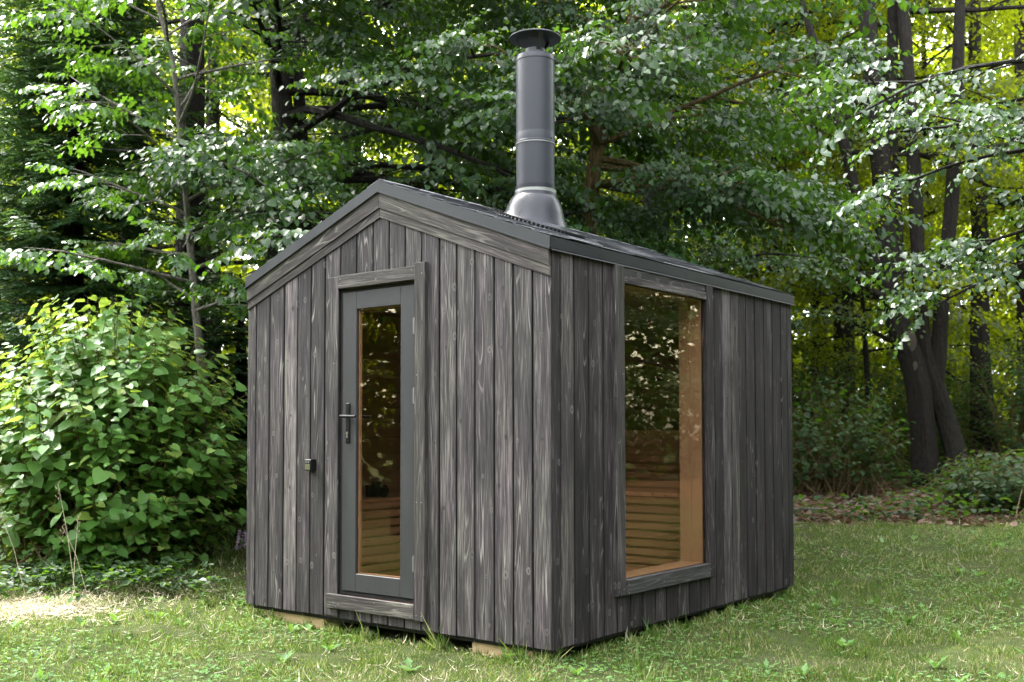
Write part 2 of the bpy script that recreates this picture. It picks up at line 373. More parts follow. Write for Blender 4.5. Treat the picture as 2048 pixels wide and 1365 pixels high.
def tree(name, label, cat, base, stems, limbs, rg, leafkind=('linden', .070), mat='linden', bark='bark', spray_sc=1.0, per_sub=5, sub=5,
         tmpl=(HEART, HEART_Q), group=None, keep=None, extra=None, droopb=-.10, spread=1.0, sublen=1.0):
    """stems: [(polyline, radii)], limbs: [(stem index, t, azimuth deg, elevation deg, length, radius)]"""
    root = empty(name, base); tag(root, label, cat, group)
    mb = MB(); tw = MB(); pls = []
    for i, (pts, rad) in enumerate(stems): mb.tube(pts, rad, 12, True, wob=.16, seed=i)
    for (si, t, az, el, L, r) in limbs:
        p, _ = poly_at([np.array(q, float) for q in stems[si][0]], t)
        d = np.array([math.cos(R_(az)) * math.cos(R_(el)), math.sin(R_(az)) * math.cos(R_(el)), math.sin(R_(el))])
        pl = curve(p, d, L, 8, (0, 0, droopb), rg)
        if keep:
            ok_ = [keep(q_) for q_ in pl]
            if not all(ok_[2:]): pl = pl[:max(2, ok_.index(False, 1) if False in ok_[1:] else 9)]
            if len(pl) < 4: continue
        mb.tube(pl, [r * (1 - .85 * i / (len(pl) - 1)) + .004 for i in range(len(pl))], 6, False)
        for j in range(sub):
            tt = .25 + .75 * (j + rg.random() * .7) / sub; q, dq = poly_at(pl, min(tt, .99)); side = 1 if j % 2 else -1
            h = nrmz(np.array([dq[0], dq[1], 0])); s = np.array([h[1], -h[0], 0]) * side
            dd = nrmz(h * .8 + s * rg.uniform(.4, 1.1) * spread + np.array([0, 0, rg.uniform(-.25, .35)]))
            SL = sublen * L * rg.uniform(.22, .42) * (1.25 - .6 * tt); sp = curve(q, dd, SL, 5, (0, 0, -.25), rg)
            mb.tube(sp, [r * .28 * (1 - .8 * i / 5) + .002 for i in range(6)], 4, False)
            for k in range(per_sub):
                t3 = .2 + .8 * (k + rg.random()) / per_sub; w, dw = poly_at(sp, min(t3, .999)); sd_ = 1 if k % 2 else -1
                hh = nrmz(np.array([dw[0], dw[1], 0])); ss = np.array([hh[1], -hh[0], 0]) * sd_
                d3 = nrmz(hh + ss * rg.uniform(.1, 1.0) + np.array([0, 0, rg.uniform(-.55, .15)]))
                pls.append((w, d3, rg.uniform(.65, 1.2) * spray_sc, rg.normal(0, .35)))
        pls.append((pl[-1], nrmz(pl[-1] - pl[-2]) + np.array([0, 0, -.2]), spray_sc, rg.normal(0, .3)))
    if extra: pls += extra
    if keep: pls = [p for p in pls if keep(p[0])]
    o = np.array(base, float)
    tr = mb.build('trunk', M[bark], root, None); br = None
    for q in (tr,): q.location = (-base[0], -base[1], -base[2])
    P, A, Nn, Z = place_sprays(pls, sprays(*leafkind), rg)
    cr = leafmesh('crown', P, A, Nn, Z, tmpl[0], tmpl[1], M[mat], root); cr.location = (-base[0], -base[1], -base[2])
    print(name, 'leaves', len(P))
    return root
def stem(base, pts, r0, r1, n=None):
    """trunk polyline from (column px, row py, depth) samples"""
    P = [np.array(base, float)] + [np.array(p, float) for p in pts]; k = len(P)
    return P, [r0 * (1.35 if i == 0 else 1) + (r1 - r0) * i / (k - 1) for i in range(k)]
def W3(px, py, d): p = at(px, d, 0); return np.array([p.x, p.y, zrow(py, d)])

# ------------------------------------------------------------------ ground
def axis(a, b, fine0, fine1, st, coarse):
    xs = list(np.arange(fine0, fine1 + 1e-6, st)); x = fine0; g = st
    while x > a: g *= 1.35; x -= g; xs.insert(0, x)
    x = fine1; g = st
    while x < b: g *= 1.35; x += g; xs.append(x)
    return np.array(xs)
gx = axis(-220, 220, -16, 9, .16, 1); gy = axis(-220, 260, -6, 18, .16, 1)
X, Y = np.meshgrid(gx, gy); Z = ground(X, Y)
Z = Z + .012 * np.sin(X * 5.1 + np.sin(Y * 3.7) * 1.7) * np.cos(Y * 4.3)
nx, ny = len(gx), len(gy); idx = np.arange(nx * ny).reshape(ny, nx)
q = np.stack([idx[:-1, :-1], idx[:-1, 1:], idx[1:, 1:], idx[1:, :-1]], -1).reshape(-1, 4)
me = bpy.data.meshes.new('ground'); me.from_pydata(np.stack([X, Y, Z], -1).reshape(-1, 3).tolist(), [], q.tolist())
me.polygons.foreach_set('use_smooth', [True] * len(q)); go = bpy.data.objects.new('ground', me); COL.objects.link(go); go['kind'] = 'structure'
def lawn_mask(x, y):
    """1 on the lawn, 0 on the forest floor"""
    d = depth_of(x, y); l = lat_of(x, y)
    edge = 12.4 + .35 * np.sin(l * 1.3) + .2 * np.sin(l * 3.1 + 1) - .25 * np.clip(l - 3, 0, 9)
    edge = np.where(l < -1.5, 11.5 + 0 * l, edge)
    return np.clip((edge - d) / .7 + .5, 0, 1)
T = NT('lawn_soil_and_leaf_litter'); ob = T.obj()
a_ = T.t.nodes.new('ShaderNodeAttribute'); a_.attribute_name = 'lawn'
n1 = T.noise(ob, 9, 5, .65); n2 = T.noise(ob, .9, 3); n3 = T.noise(ob, 55, 4, .7)
grass_c = T.mix(n1, (.022, .040, .010), (.07, .075, .03)); grass_c = T.mix(T.ramp(n2, (.52, 0), (.68, .6)), grass_c, (.10, .085, .05))
lit = T.mix(n3, (.018, .013, .009), (.12, .075, .045))
c = T.mix(a_.outputs['Fac'], lit, grass_c); T.bump(T.math('ADD', n1, n3), .8, .02)
go.data.materials.append(T.fin(c, .95, spec=.1))
at_ = me.attributes.new('lawn', 'FLOAT', 'POINT'); at_.data.foreach_set('value', lawn_mask(X, Y).astype(np.float32).ravel())

# ------------------------------------------------------------------ the sauna cabin
WD, DP, H, SLP, AX = 2.574, 3.117, 2.15, 0.3784, -1.287
def slope(x): return H + .487 - abs(x - AX) * SLP
cab = empty('sauna_cabin', (AX, DP / 2, 0))
tag(cab, 'small gabled sauna cabin of grey weathered upright boards with black flue', 'cabin')
def part(mb, name, mat, parent=None, label=None):
    o = mb.build(name, mat, parent or cab)
    if not parent: o.location = (-AX, -DP / 2, 0)
    if label: o['label'] = label
    return o
rnd = random.Random(11)
G = .0055
def up_board(mb, axis_, a, b, z0, za, zb, out, th, r):
    """upright board from coordinate a to b; axis_ 'x' on the front (normal -y), 'y' on the right side (normal +x)"""
    if axis_ == 'x': mb.plank((a + G, -out, z0), (b - G, -out, z0), (b - G, -out, zb), (a + G, -out, za), (0, -1, 0), th, r)
    else: mb.plank((out, a + G, z0), (out, b - G, z0), (out, b - G, zb), (out, a + G, za), (1, 0, 0), th, r)
# front wall
fs = [-2.574, -2.481, -2.339, -2.19, -2.055, -1.923, -1.789, -1.645, -1.5, -1.355, -1.215, -1.08, -.945, -.801, -.669, -.53, -.388, -.253, -.119, .010]
mb = MB()
dl, dr, db, dt = -1.655, -.972, .10, 2.10
for i in range(len(fs) - 1):
    a, b = fs[i], fs[i + 1]; r = rnd.random(); o = .012 + rnd.uniform(-.0015, .0015)
    tp = lambda x: slope(x) - .04
    z0 = rnd.uniform(-.003, .002)
    def piece(a, b):
        if a >= AX or b <= AX: up_board(mb, 'x', a, b, z0, tp(a), tp(b), o, .02, r)
        else: up_board(mb, 'x', a, b, z0, min(tp(a), tp(b)), min(tp(a), tp(b)), o, .02, r)
    if b <= dl or a >= dr: piece(a, b)
    else:
        if a < dl: up_board(mb, 'x', a, dl, db, dt, dt, o, .02, r)
        if b > dr: up_board(mb, 'x', dr, b, db, dt, dt, o, .02, r)
        up_board(mb, 'x', a, b, z0, db, db, o, .02, r)
        if a < AX < b: up_board(mb, 'x', a, b, dt, tp(a), tp(a), o, .02, r)
        else: up_board(mb, 'x', a, b, dt, tp(a), tp(b), o, .02, r)
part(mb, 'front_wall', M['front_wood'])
# right side wall
ss = [-.010, .067, .195, .341, .489, .624, .768, .906, 1.052, 1.19, 1.334, 1.475, 1.635, 1.752, 1.85, 1.968, 2.094, 2.216, 2.325, 2.47, 2.619, 2.764, 2.913, 3.03, 3.117]
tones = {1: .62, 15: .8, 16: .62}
mb = MB(); wl_, wr_, wb_, wt_ = .684, 1.698, .30, 2.04
for i in range(len(ss) - 1):
    a, b = ss[i], ss[i + 1]; r = tones.get(i, rnd.choice([.02, .1, .16, .22, .5, .56, .95])) + rnd.uniform(0, .03); o = .012 + rnd.uniform(-.0015, .0015)
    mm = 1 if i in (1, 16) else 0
    def sb(a, b, z0, z1):
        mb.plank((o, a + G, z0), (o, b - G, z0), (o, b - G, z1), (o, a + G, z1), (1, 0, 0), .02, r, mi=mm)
    if b <= wl_ or a >= wr_: sb(a, b, rnd.uniform(-.003, .002), 2.146)
    else:
        if a < wl_: sb(a, wl_, wb_, wt_)
        if b > wr_: sb(wr_, b, wb_, wt_)
        sb(a, b, rnd.uniform(-.003, .002), wb_); sb(a, b, wt_, 2.146)
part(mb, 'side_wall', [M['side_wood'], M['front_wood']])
# the two walls away from the camera
mb = MB(); k = 0; x = -WD
while x < -.01:
    b = min(0, x + .139); za = slope(x) - .04; zb = slope(b) - .04
    if x < AX < b: za = zb = min(za, zb)
    mb.plank((b - G, DP + .012, 0), (x + G, DP + .012, 0), (x + G, DP + .012, za), (b - G, DP + .012, zb), (0, 1, 0), .02, rnd.random()); x = b
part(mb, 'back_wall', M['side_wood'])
mb = MB(); y = 0
while y < DP - .01:
    b = min(DP, y + .139); mb.plank((-WD - .012, b - G, 0), (-WD - .012, y + G, 0), (-WD - .012, y + G, 2.146), (-WD - .012, b - G, 2.146), (-1, 0, 0), .02, rnd.random()); y = b
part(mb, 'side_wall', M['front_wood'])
# dark sheathing behind the boards (frame of the walls), with the openings left free
mb = MB()
def sheath(x0, x1, y0, y1, z0, z1): mb.box((x0, y0, z0), (x1, y1, z1))
e = .011
sheath(-WD + e, dl, e, .06, .012, 2.11); sheath(dr, -e, e, .06, .012, 2.11); sheath(dl, dr, e, .06, .012, db); sheath(-WD + e, -e, e, .06, 2.111, 2.14)
for x0, x1 in ((-2.3, -.27), (-2.0, -.57), (-1.7, -.87)): pass
mb.add([(-WD + .02, .012, 2.139), (-.02, .012, 2.139), (AX, .012, 2.58), (-WD + .02, .055, 2.139), (-.02, .055, 2.139), (AX, .055, 2.58)],
       [(0, 1, 2), (5, 4, 3), (0, 2, 5, 3), (1, 4, 5, 2), (0, 3, 4, 1)])
mb.add([(-WD + .02, DP - .055, 2.139), (-.02, DP - .055, 2.139), (AX, DP - .055, 2.58), (-WD + .02, DP - .012, 2.139), (-.02, DP - .012, 2.139), (AX, DP - .012, 2.58)],
       [(0, 1, 2), (5, 4, 3), (0, 2, 5, 3), (1, 4, 5, 2), (0, 3, 4, 1)])
sheath(-.06, -e, .062, wl_ - .012, .012, 2.13); sheath(-.06, -e, wr_ + .012, DP - .062, .012, 2.13)
sheath(-.06, -e, wl_ - .012, wr_ + .012, .012, wb_ - .03); sheath(-.06, -e, wl_ - .012, wr_ + .012, wt_ + .02, 2.13)
sheath(-WD + e, -WD + .06, .062, DP - .062, .012, 2.13); sheath(-WD + e, -e, DP - .06, DP - e, .012, 2.13)
part(mb, 'wall_frame', M['void'])
# floor frame with skids
mb = MB(); mb.box((-WD + .03, .03, -.03), (-.03, DP - .03, .05)); part(mb, 'floor_frame', M['void'])
# inside lining
mb = MB()
def hboards(p0, p1, n, z0, z1, st=.118):
    z = z0
    while z < z1 - .01:
        t = min(z1, z + st); P0 = Vector(p0); P1 = Vector(p1)
        mb.plank((P0.x, P0.y, z + .0012), (P1.x, P1.y, z + .0012), (P1.x, P1.y, t - .0012), (P0.x, P0.y, t - .0012), n, .014, rnd.random(), .003); z = t
hboards((-WD + .10, DP - .1, 0), (-WD + .10, .18, 0), (1, 0, 0), .06, 2.1)
hboards((-.10, DP - .12, 0), (-WD + .12, DP - .12, 0), (0, -1, 0), .06, 2.1)
hboards((-WD + .12, .1, 0), (dl, .1, 0), (0, 1, 0), .06, 2.1); hboards((dr, .1, 0), (-.12, .1, 0), (0, 1, 0), .06, 2.1)
hboards((-.17, .12, 0), (-.17, wl_ - .02, 0), (-1, 0, 0), .06, 2.1); hboards((-.17, wr_ + .02, 0), (-.17, DP - .12, 0), (-1, 0, 0), .06, 2.1)
hboards((-.17, wl_ - .02, 0), (-.17, wr_ + .02, 0), (-1, 0, 0), .06, .26)
mb.box((-WD + .06, .062, 2.101), (-.062, DP - .062, 2.125)); part(mb, 'inner_lining', M['alder'])
mb = MB()
for i in range(17): mb.box((-WD + .1 + i * .14, .1, .051), (-WD + .236 + i * .14, DP - .12, .065))
part(mb, 'floor', M['alder'])
# benches: lower and upper tier along the back wall, low bench along the left wall
def bench(label, mbf):
    root = empty('bench', (0, 0, 0), cab); root.location = (-AX, -DP / 2, 0)
    root['label'] = label
    a, b = MB(), MB(); mbf(a, b)
    a.build('front_slats', M['bench'], root); b.build('seat', M['bench'], root)
def b_low(a, b):
    z = .085
    while z < .66: a.box((-1.98, 2.10, z), (-.19, 2.122, z + .046)); z += .062
    a.box((-1.97, 2.135, .07), (-.2, 2.15, .66), 0)
    for i in range(17): b.box((-1.97 + i * .105, 2.07, .70), (-1.872 + i * .105, 2.56, .728))
def b_up(a, b):
    z = .745
    while z < 1.13: a.box((-2.40, 2.56, z), (-.19, 2.582, z + .046)); z += .062
    a.box((-2.4, 2.595, .74), (-.2, 2.61, 1.12))
    for i in range(21): b.box((-2.38 + i * .105, 2.53, 1.15), (-2.282 + i * .105, 2.98, 1.178))
def b_left(a, b):
    z = .07
    while z < .64: a.box((-2.022, .16, z), (-2.0, 2.05, z + .046)); z += .0625
    a.box((-2.05, .17, .07), (-2.035, 2.05, .65))
    for i in range(4): b.box((-2.45 + i * .115, .13, .672), (-2.345 + i * .115, 2.09, .70))
bench('lower slatted bench against the back wall', b_low); bench('upper slatted bench against the back wall', b_up); bench('low slatted bench along the left wall', b_left)

# barge boards under the roof edge
def barge(mb, ztop, zbot, out, th, r):
    for s in (-1, 1):
        x0 = AX; x1 = AX + s * (WD / 2 + (.006 if s > 0 else -.010))
        f_ = lambda x, dz: H + .487 - abs(x - AX) * SLP + dz
        c4 = [(x1, -out, f_(x1, zbot)), (x0, -out, f_(x0, zbot)), (x0, -out, f_(x0, ztop)), (x1, -out, f_(x1, ztop))]
        if s > 0: c4 = [c4[1], c4[0], c4[3], c4[2]]
        mb.plank(*c4, (0, -1, 0), th, r + (.31 if s > 0 else 0), .003, horiz=True)
mb = MB(); barge(mb, .004, -.092, .031, .018, .37); part(mb, 'barge_board', M['trim_wood'])
mb = MB(); barge(mb, -.093, -.150, .022, .009, .58); part(mb, 'barge_board', M['trim_wood'])
# roof
roof = empty('roof', (-AX, -DP / 2, 0), cab)
mb = MB()
OVR, OVL = .016, -.012; Y0, Y1 = -.036, DP + .036
for s in (-1, 1):
    xe = AX + s * (WD / 2 + (OVR if s > 0 else OVL))
    zb = lambda x: H + .487 - abs(x - AX) * SLP
    a = [(AX, Y0, zb(AX)), (xe, Y0, zb(xe)), (xe, Y0, zb(xe) + .064), (AX, Y0, zb(AX) + .064)]
    b = [(p[0], Y1, p[2]) for p in a]
    mb.add(a + b, [(0, 1, 2, 3), (7, 6, 5, 4), (0, 4, 5, 1), (1, 5, 6, 2), (3, 2, 6, 7)] if s > 0 else [(3, 2, 1, 0), (4, 5, 6, 7), (1, 5, 4, 0), (2, 6, 5, 1), (7, 6, 2, 3)])
mb.build('roof_deck', M['void'], roof)
def drip(front):
    mb = MB()
    if front is not None:
        yo = front; sg = -1 if yo < 1 else 1
        for s in (-1, 1):
            zb = lambda x: H + .487 - abs(x - AX) * SLP
            xe = AX + s * (WD / 2 + (OVR if s > 0 else OVL) + .004)
            for (za, zc, out) in ((.009, .071, .004), (.0, .009, .010)):
                y_a = yo + sg * out; y_b = yo - sg * .0
                vs = [(AX, y_a, zb(AX) + za), (xe, y_a, zb(xe) + za), (xe, y_a, zb(xe) + zc), (AX, y_a, zb(AX) + zc)]
                vs += [(p[0], yo - sg * (-.001), p[2]) for p in vs]
                mb.add(vs, [(0, 1, 2, 3), (7, 6, 5, 4), (0, 4, 5, 1), (1, 5, 6, 2), (3, 2, 6, 7), (0, 3, 7, 4)], None, 1 if out > .005 else 0)
            vs = [(AX, yo + sg * .004, zb(AX) + .072), (xe, yo + sg * .004, zb(xe) + .072), (xe, yo - sg * .08, zb(xe) + .072), (AX, yo - sg * .08, zb(AX) + .072)]
            mb.add(vs, [(0, 1, 2, 3)], None, 0)
    return mb
drip(Y0).build('drip_edge', [M['metal'], M['metal']], roof); drip(Y1).build('drip_edge', [M['metal'], M['metal']], roof)
for s in (-1, 1):
    mb = MB(); xe = AX + s * (WD / 2 + (OVR if s > 0 else OVL)); ze = H + .487 - (WD / 2 + (OVR if s > 0 else OVL)) * SLP
    x1 = xe + s * .006
    mb.box((min(xe + s * .001, x1), Y0 + .0, ze + .006), (max(xe + s * .001, x1), Y1, ze + .069))
    mb.add([(xe + s * .001, Y0, ze + .006), (xe + s * .018, Y0, ze - .006), (xe + s * .018, Y1, ze - .006), (xe + s * .001, Y1, ze + .006),
            (xe + s * .001, Y0, ze + .004), (xe + s * .018, Y0, ze - .008), (xe + s * .018, Y1, ze - .008), (xe + s * .001, Y1, ze + .004)],
           [(0, 1, 2, 3), (7, 6, 5, 4), (0, 4, 5, 1), (1, 5, 6, 2), (2, 6, 7, 3)])
    mb.build('drip_edge', simple('eave_sheet_metal', (.012, .0125, .016), .34, nscale=5, namt=.1, spec=.35) if s < 0 else M['metal_dark'] if 'metal_dark' in M else simple('eave_sheet_metal', (.012, .0125, .016), .34, nscale=5, namt=.1, spec=.35), roof)
# shingles
mb = MB(); n_c = 10; LS = (WD / 2 + OVR) * math.hypot(1, SLP)
for s in (-1, 1):
    ud = Vector((s, 0, -SLP)).normalized(); nn = Vector((s * SLP, 0, 1)).normalized()
    for j in range(n_c):
        u0 = LS * j / n_c; u1 = LS * (j + 1) / n_c + .02
        y = Y0 + .012 - (.17 if j % 2 else 0)
        while y < Y1 - .02:
            ya = max(Y0 + .01, y); yb = min(Y1 - .01, y + .333); y += .3375
            if yb - ya < .03: continue
            cut = rnd.uniform(-.004, .004); o = Vector((AX, 0, H + .487 + .0725))
            t0, t1 = .0035, .0085 + rnd.uniform(0, .004)
            if j == n_c - 1: u1 = LS + .004
            vs = []
            for (uq, tq, yq) in ((u0, t0, ya), (u1 + cut, t1, ya), (u1 + cut, t1, yb), (u0, t0, yb)): vs.append(o + ud * uq + nn * tq + Vector((0, yq, 0)))
            vs += [v - nn * .0035 for v in vs]
            mb.add(vs, [(0, 1, 2, 3) if s < 0 else (3, 2, 1, 0), (1, 5, 6, 2), (0, 4, 5, 1), (2, 6, 7, 3)])
mb.build('shingles', M['shingle'], roof)
# ridge strip
mb = MB(); yy = Y0 + .01
while yy < Y1 - .02:
    y2 = min(Y1 - .01, yy + .25)
    for s in (-1, 1):
        ud = Vector((s, 0, -SLP)).normalized(); nn = Vector((s * SLP, 0, 1)).normalized(); o = Vector((AX, 0, H + .487 + .0725))
        vs = [o + nn * .014 + Vector((0, yy, 0)), o + ud * .11 + nn * .014 + Vector((0, yy, 0)), o + ud * .11 + nn * .017 + Vector((0, y2, 0)), o + nn * .017 + Vector((0, y2, 0))]
        vs[0].x = AX; vs[3].x = AX
        mb.add(vs + [v - nn * .004 for v in vs], [(0, 1, 2, 3) if s < 0 else (3, 2, 1, 0), (1, 5, 6, 2), (0, 4, 5, 1)])
    yy += .235
mb.build('ridge_cap', M['shingle'], roof)

# flue
CX, CY = -.66, .74
RZ = H + .487 + .085 - (CX - AX) * SLP
fl = empty('flue', (-AX, -DP / 2, 0), cab)
mb = MB()
tilt = lambda x, y, r, z: (-SLP * x) * max(0, min(1, (2.70 - z) / .24))
mb.lathe([(.315, RZ - .012), (.30, RZ + .006), (.235, RZ + .012), (.205, RZ + .02), (.190, RZ + .045), (.180, RZ + .08), (.168, RZ + .12), (.150, RZ + .155), (.136, RZ + .172), (.133, RZ + .19), (.130, RZ + .192), (.130, RZ + .21), (.127, RZ + .212), (.127, RZ + .235), (.118, RZ + .235)], CX, CY, 48, tilt=tilt)
sk = mb.build('flashing', M['skirt'], fl)
mb = MB()
for k in range(72):     # toothed aluminium rim of the flashing pressed on the shingles
    th = 2 * math.pi * k / 72; c, s = math.cos(th), math.sin(th); r0, r1 = .285, .335; w = .009
    vs = []
    for r, q, t in ((r0, -w, .004), (r1, -w, .004), (r1, w, .004), (r0, w, .004)):
        x = c * r - s * q; y = s * r + c * q; vs.append(Vector((CX + x, CY + y, RZ + .012 + t - SLP * x)))
    mb.add(vs + [v - Vector((0, 0, .008)) for v in vs], [(0, 1, 2, 3), (1, 5, 6, 2), (0, 4, 5, 1), (2, 6, 7, 3), (0, 3, 7, 4)])
mb.build('flashing_rim', M['black'], fl)
mb = MB(); mb.lathe([(.1205, 2.668), (.1305, 2.668), (.1305, 2.692), (.1205, 2.692)], CX, CY, 48); mb.build('clamp_ring', M['steel'], fl)
mb = MB()
mb.lathe([(.119, 2.62), (.1225, 2.64), (.1225, 2.645), (.1225, 2.985)], CX, CY, 56); mb.lathe([(.1262, 2.988), (.1262, 3.000), (.1245, 3.004), (.1245, 3.048), (.1228, 3.056), (.1228, 3.060), (.1228, 3.514), (.1228, 3.518), (.1252, 3.522), (.1252, 3.534), (.1215, 3.545), (.1205, 3.556), (.066, 3.560), (.066, 3.602), (.060, 3.603), (.060, 3.40)], CX, CY, 56)
mb.build('pipe', M['flue'], fl)
mb = MB(); mb.lathe([(.1245, 2.984), (.1268, 2.985), (.1268, 2.990), (.1245, 2.991)], CX, CY, 56); mb.build('joint_ring', M['steel'], fl)
mb = MB(); CZ = 3.684
mb.lathe([(.001, CZ + .020), (.10, CZ + .013), (.160, CZ - .002), (.166, CZ - .006), (.166, CZ - .012), (.158, CZ - .012), (.10, CZ - .002), (.001, CZ + .003)], CX, CY, 56)
cap_ = mb.build('rain_cap', M['flue'], fl)
for a in (205, 325, 85):
    mb = MB(); c, s = math.cos(R_(a)), math.sin(R_(a))
    t_ = Vector((-s, c, 0)) * .014; A1 = Vector((CX + c * .062, CY + s * .062, 3.585)); B1 = Vector((CX + c * .120, CY + s * .120, CZ - .004)); nrm_ = Vector((c, s, 0)) * .003
    mb.add([A1 - t_, A1 + t_, B1 + t_, B1 - t_, A1 - t_ + nrm_, A1 + t_ + nrm_, B1 + t_ + nrm_, B1 - t_ + nrm_], [(3, 2, 1, 0), (4, 5, 6, 7), (0, 1, 5, 4), (1, 2, 6, 5), (2, 3, 7, 6), (3, 0, 4, 7)])
    mb.build('cap_bracket', M['flue'], fl)
for a in (-125, 0, 120):
    mb = MB(); c, s = math.cos(R_(a)), math.sin(R_(a)); mb.tube([(CX + c * .1225, CY + s * .1225, 3.012), (CX + c * .1285, CY + s * .1285, 3.012)], .004, 8); mb.build('rivet', M['black'], fl)
# door surround
def frontboard(name, x0, x1, z0, z1, out, th, mat, horiz, r, nails=()):
    mb = MB(); mb.plank((x0, -out, z0), (x1, -out, z0), (x1, -out, z1), (x0, -out, z1), (0, -1, 0), th, r, .003, horiz=horiz)
    for nx_, nz_ in nails: mb.tube([(nx_, -out + .001, nz_), (nx_, -out - .0012, nz_)], .0032, 6, mi=1)
    return part(mb, name, [mat, M['steel']])
frontboard('door_casing', -1.770, -1.652, .010, 2.150, .024, .010, M['front_wood'], False, .21, [(-1.74, .10), (-1.69, .10), (-1.74, 1.0), (-1.69, 1.6)])
frontboard('door_casing', -.972, -.888, .058, 2.166, .046, .032, M['trim_wood'], False, .42, [(-.95, .09), (-.91, .09), (-.95, .75), (-.91, .75), (-.95, 1.5), (-.91, 2.1)])
frontboard('door_casing', -1.645, -.974, 2.069, 2.152, .040, .026, M['trim_wood'], True, .66, [(-1.62, 2.09), (-1.62, 2.13), (-1.3, 2.10), (-1.0, 2.13)])
frontboard('door_casing', -1.728, -.974, .062, .150, .044, .018, M['trim_wood'], True, .91, [(-1.70, .08), (-1.66, .10), (-1.64, .075), (-1.62, .09), (-1.30, .085), (-1.30, .13), (-1.0, .08), (-1.0, .135)])
# door frame (rebate) and leaf
door = empty('door', (-AX, -DP / 2, 0), cab)
mb = MB()
mb.box((-1.652, .002, .150), (-1.630, .09, 2.067)); mb.box((-.994, .002, .150), (-.9735, .09, 2.067)); mb.box((-1.630, .002, 2.050), (-.994, .09, 2.067)); mb.box((-1.630, .002, .1505), (-.994, .09, .172))
mb.build('door_frame', M['dark_trim'], door)
mb = MB(); yo = -.012
def rail(x0, x1, z0, z1, out, hz): mb.plank((x0, out, z0), (x1, out, z0), (x1, out, z1), (x0, out, z1), (0, -1, 0), .044, rnd.random(), .0025, horiz=hz)
rail(-1.622, -1.500, .176, 2.046, yo, False); rail(-1.116, -1.002, .176, 2.046, yo, False)
rail(-1.4995, -1.1165, 1.934, 2.046, yo + .001, True); rail(-1.4995, -1.1165, .176, .287, yo + .001, True)
mb.build('door_leaf', M['door_paint'], door)
mb = MB()   # inner glazing bead of bare wood
mb.box((-1.4995, .012, .288), (-1.491, .031, 1.933)); mb.box((-1.125, .012, .288), (-1.117, .031, 1.933)); mb.box((-1.491, .012, .288), (-1.125, .031, .293)); mb.box((-1.491, .012, 1.928), (-1.125, .031, 1.933))
mb.build('glazing_bead', M['alder_v'], door)
mb = MB(); mb.box((-1.4990, .004, .2885), (-1.1175, .010, 1.9325)); mb.build('pane', M['glass'], door)
def handle(yp, sgn, name='handle'):
    h = MB(); xp = -1.566
    h.plank(*([(xp - .0165, yp, 1.096), (xp + .0165, yp, 1.096), (xp + .0165, yp, 1.346), (xp - .0165, yp, 1.346)]), (0, -1, 0), .010, 0, .003) if sgn < 0 else h.box((xp - .0165, yp, 1.096), (xp + .0165, yp + .009, 1.346))
    h.tube([(xp, yp, 1.262), (xp, yp + sgn * .048, 1.262)], .0095, 12)
    y = yp + sgn * .048
    h.tube([(xp - .010, y, 1.262), (xp + .02, y, 1.262), (xp + .06, y + .002, 1.261), (xp + .118, y + .003 * -sgn, 1.260)], [.0105, .0105, .0095, .0085], 10)
    h.build(name, M['black'], door)
handle(-.022, -1); handle(.034, 1)
mb = MB(); mb.tube([(-1.566, -.022, 1.158), (-1.566, -.0265, 1.158)], .0085, 14); mb.box((-1.5705, -.0255, 1.128), (-1.5615, -.0215, 1.158)); mb.build('lock_cylinder', M['brassy'], door)
for z0, z1 in ((1.752, 1.840), (1.336, 1.422), (.342, .427)):
    mb = MB(); mb.tube([(-.9965, -.019, z0), (-.9965, -.019, z1)], .0075, 10); mb.tube([(-.9965, -.019, z0 - .006), (-.9965, -.019, z1 + .006)], .0035, 8)
    mb.box((-1.0015, -.013, z0 + .003), (-.975, -.0105, z1 - .003)); mb.build('hinge', M['steel'], door)
# window
win = empty('window', (-AX, -DP / 2, 0), cab)
def sideboard(name, y0, y1, z0, z1, out, th, mat, horiz, r, nails=()):
    mb = MB(); mb.plank((out, y0, z0), (out, y1, z0), (out, y1, z1), (out, y0, z1), (1, 0, 0), th, r, .003, horiz=horiz)
    for ny_, nz_ in nails: mb.tube([(out - .001, ny_, nz_), (out + .0012, ny_, nz_)], .0032, 6, mi=1)
    return mb.build(name, [mat, M['steel']], win)
sideboard('casing', .586, .683, .213, 2.135, .036, .023, M['front_wood'], False, .55, [(.61, .24), (.66, .25), (.61, 1.1), (.66, 1.5)])
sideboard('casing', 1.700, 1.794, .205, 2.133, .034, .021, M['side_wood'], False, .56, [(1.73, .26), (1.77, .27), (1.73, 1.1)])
sideboard('casing', .685, 1.698, 2.088, 2.140, .026, .013, M['dark_trim'], True, .2)
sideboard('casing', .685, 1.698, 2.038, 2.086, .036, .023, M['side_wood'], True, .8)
sideboard('sill', .685, 1.706, .212, .300, .046, .033, M['dark_trim'], True, .42, [(.70, .225), (.70, .275), (1.1, .25), (1.69, .24)])
mb = MB()      # deep inner reveal of light boards
for x0, x1 in ((-.010, -.088), (-.0895, -.175)):
    mb.box((x1, wr_ + .0, .288), (x0, wr_ + .011, 2.039)); mb.box((x1, wl_ - .011, .288), (x0, wl_ - .0, 2.039))
    mb.box((x1, wl_, 2.037), (x0, wr_, 2.050)); mb.box((x1, wl_, .288), (x0, wr_, .3005))
mb.build('reveal', M['alder_v'], win)
mb = MB(); mb.box((.006, wl_ + .0012, .3015), (.012, wr_ - .0012, 2.036)); mb.build('pane', M['glass'], win)

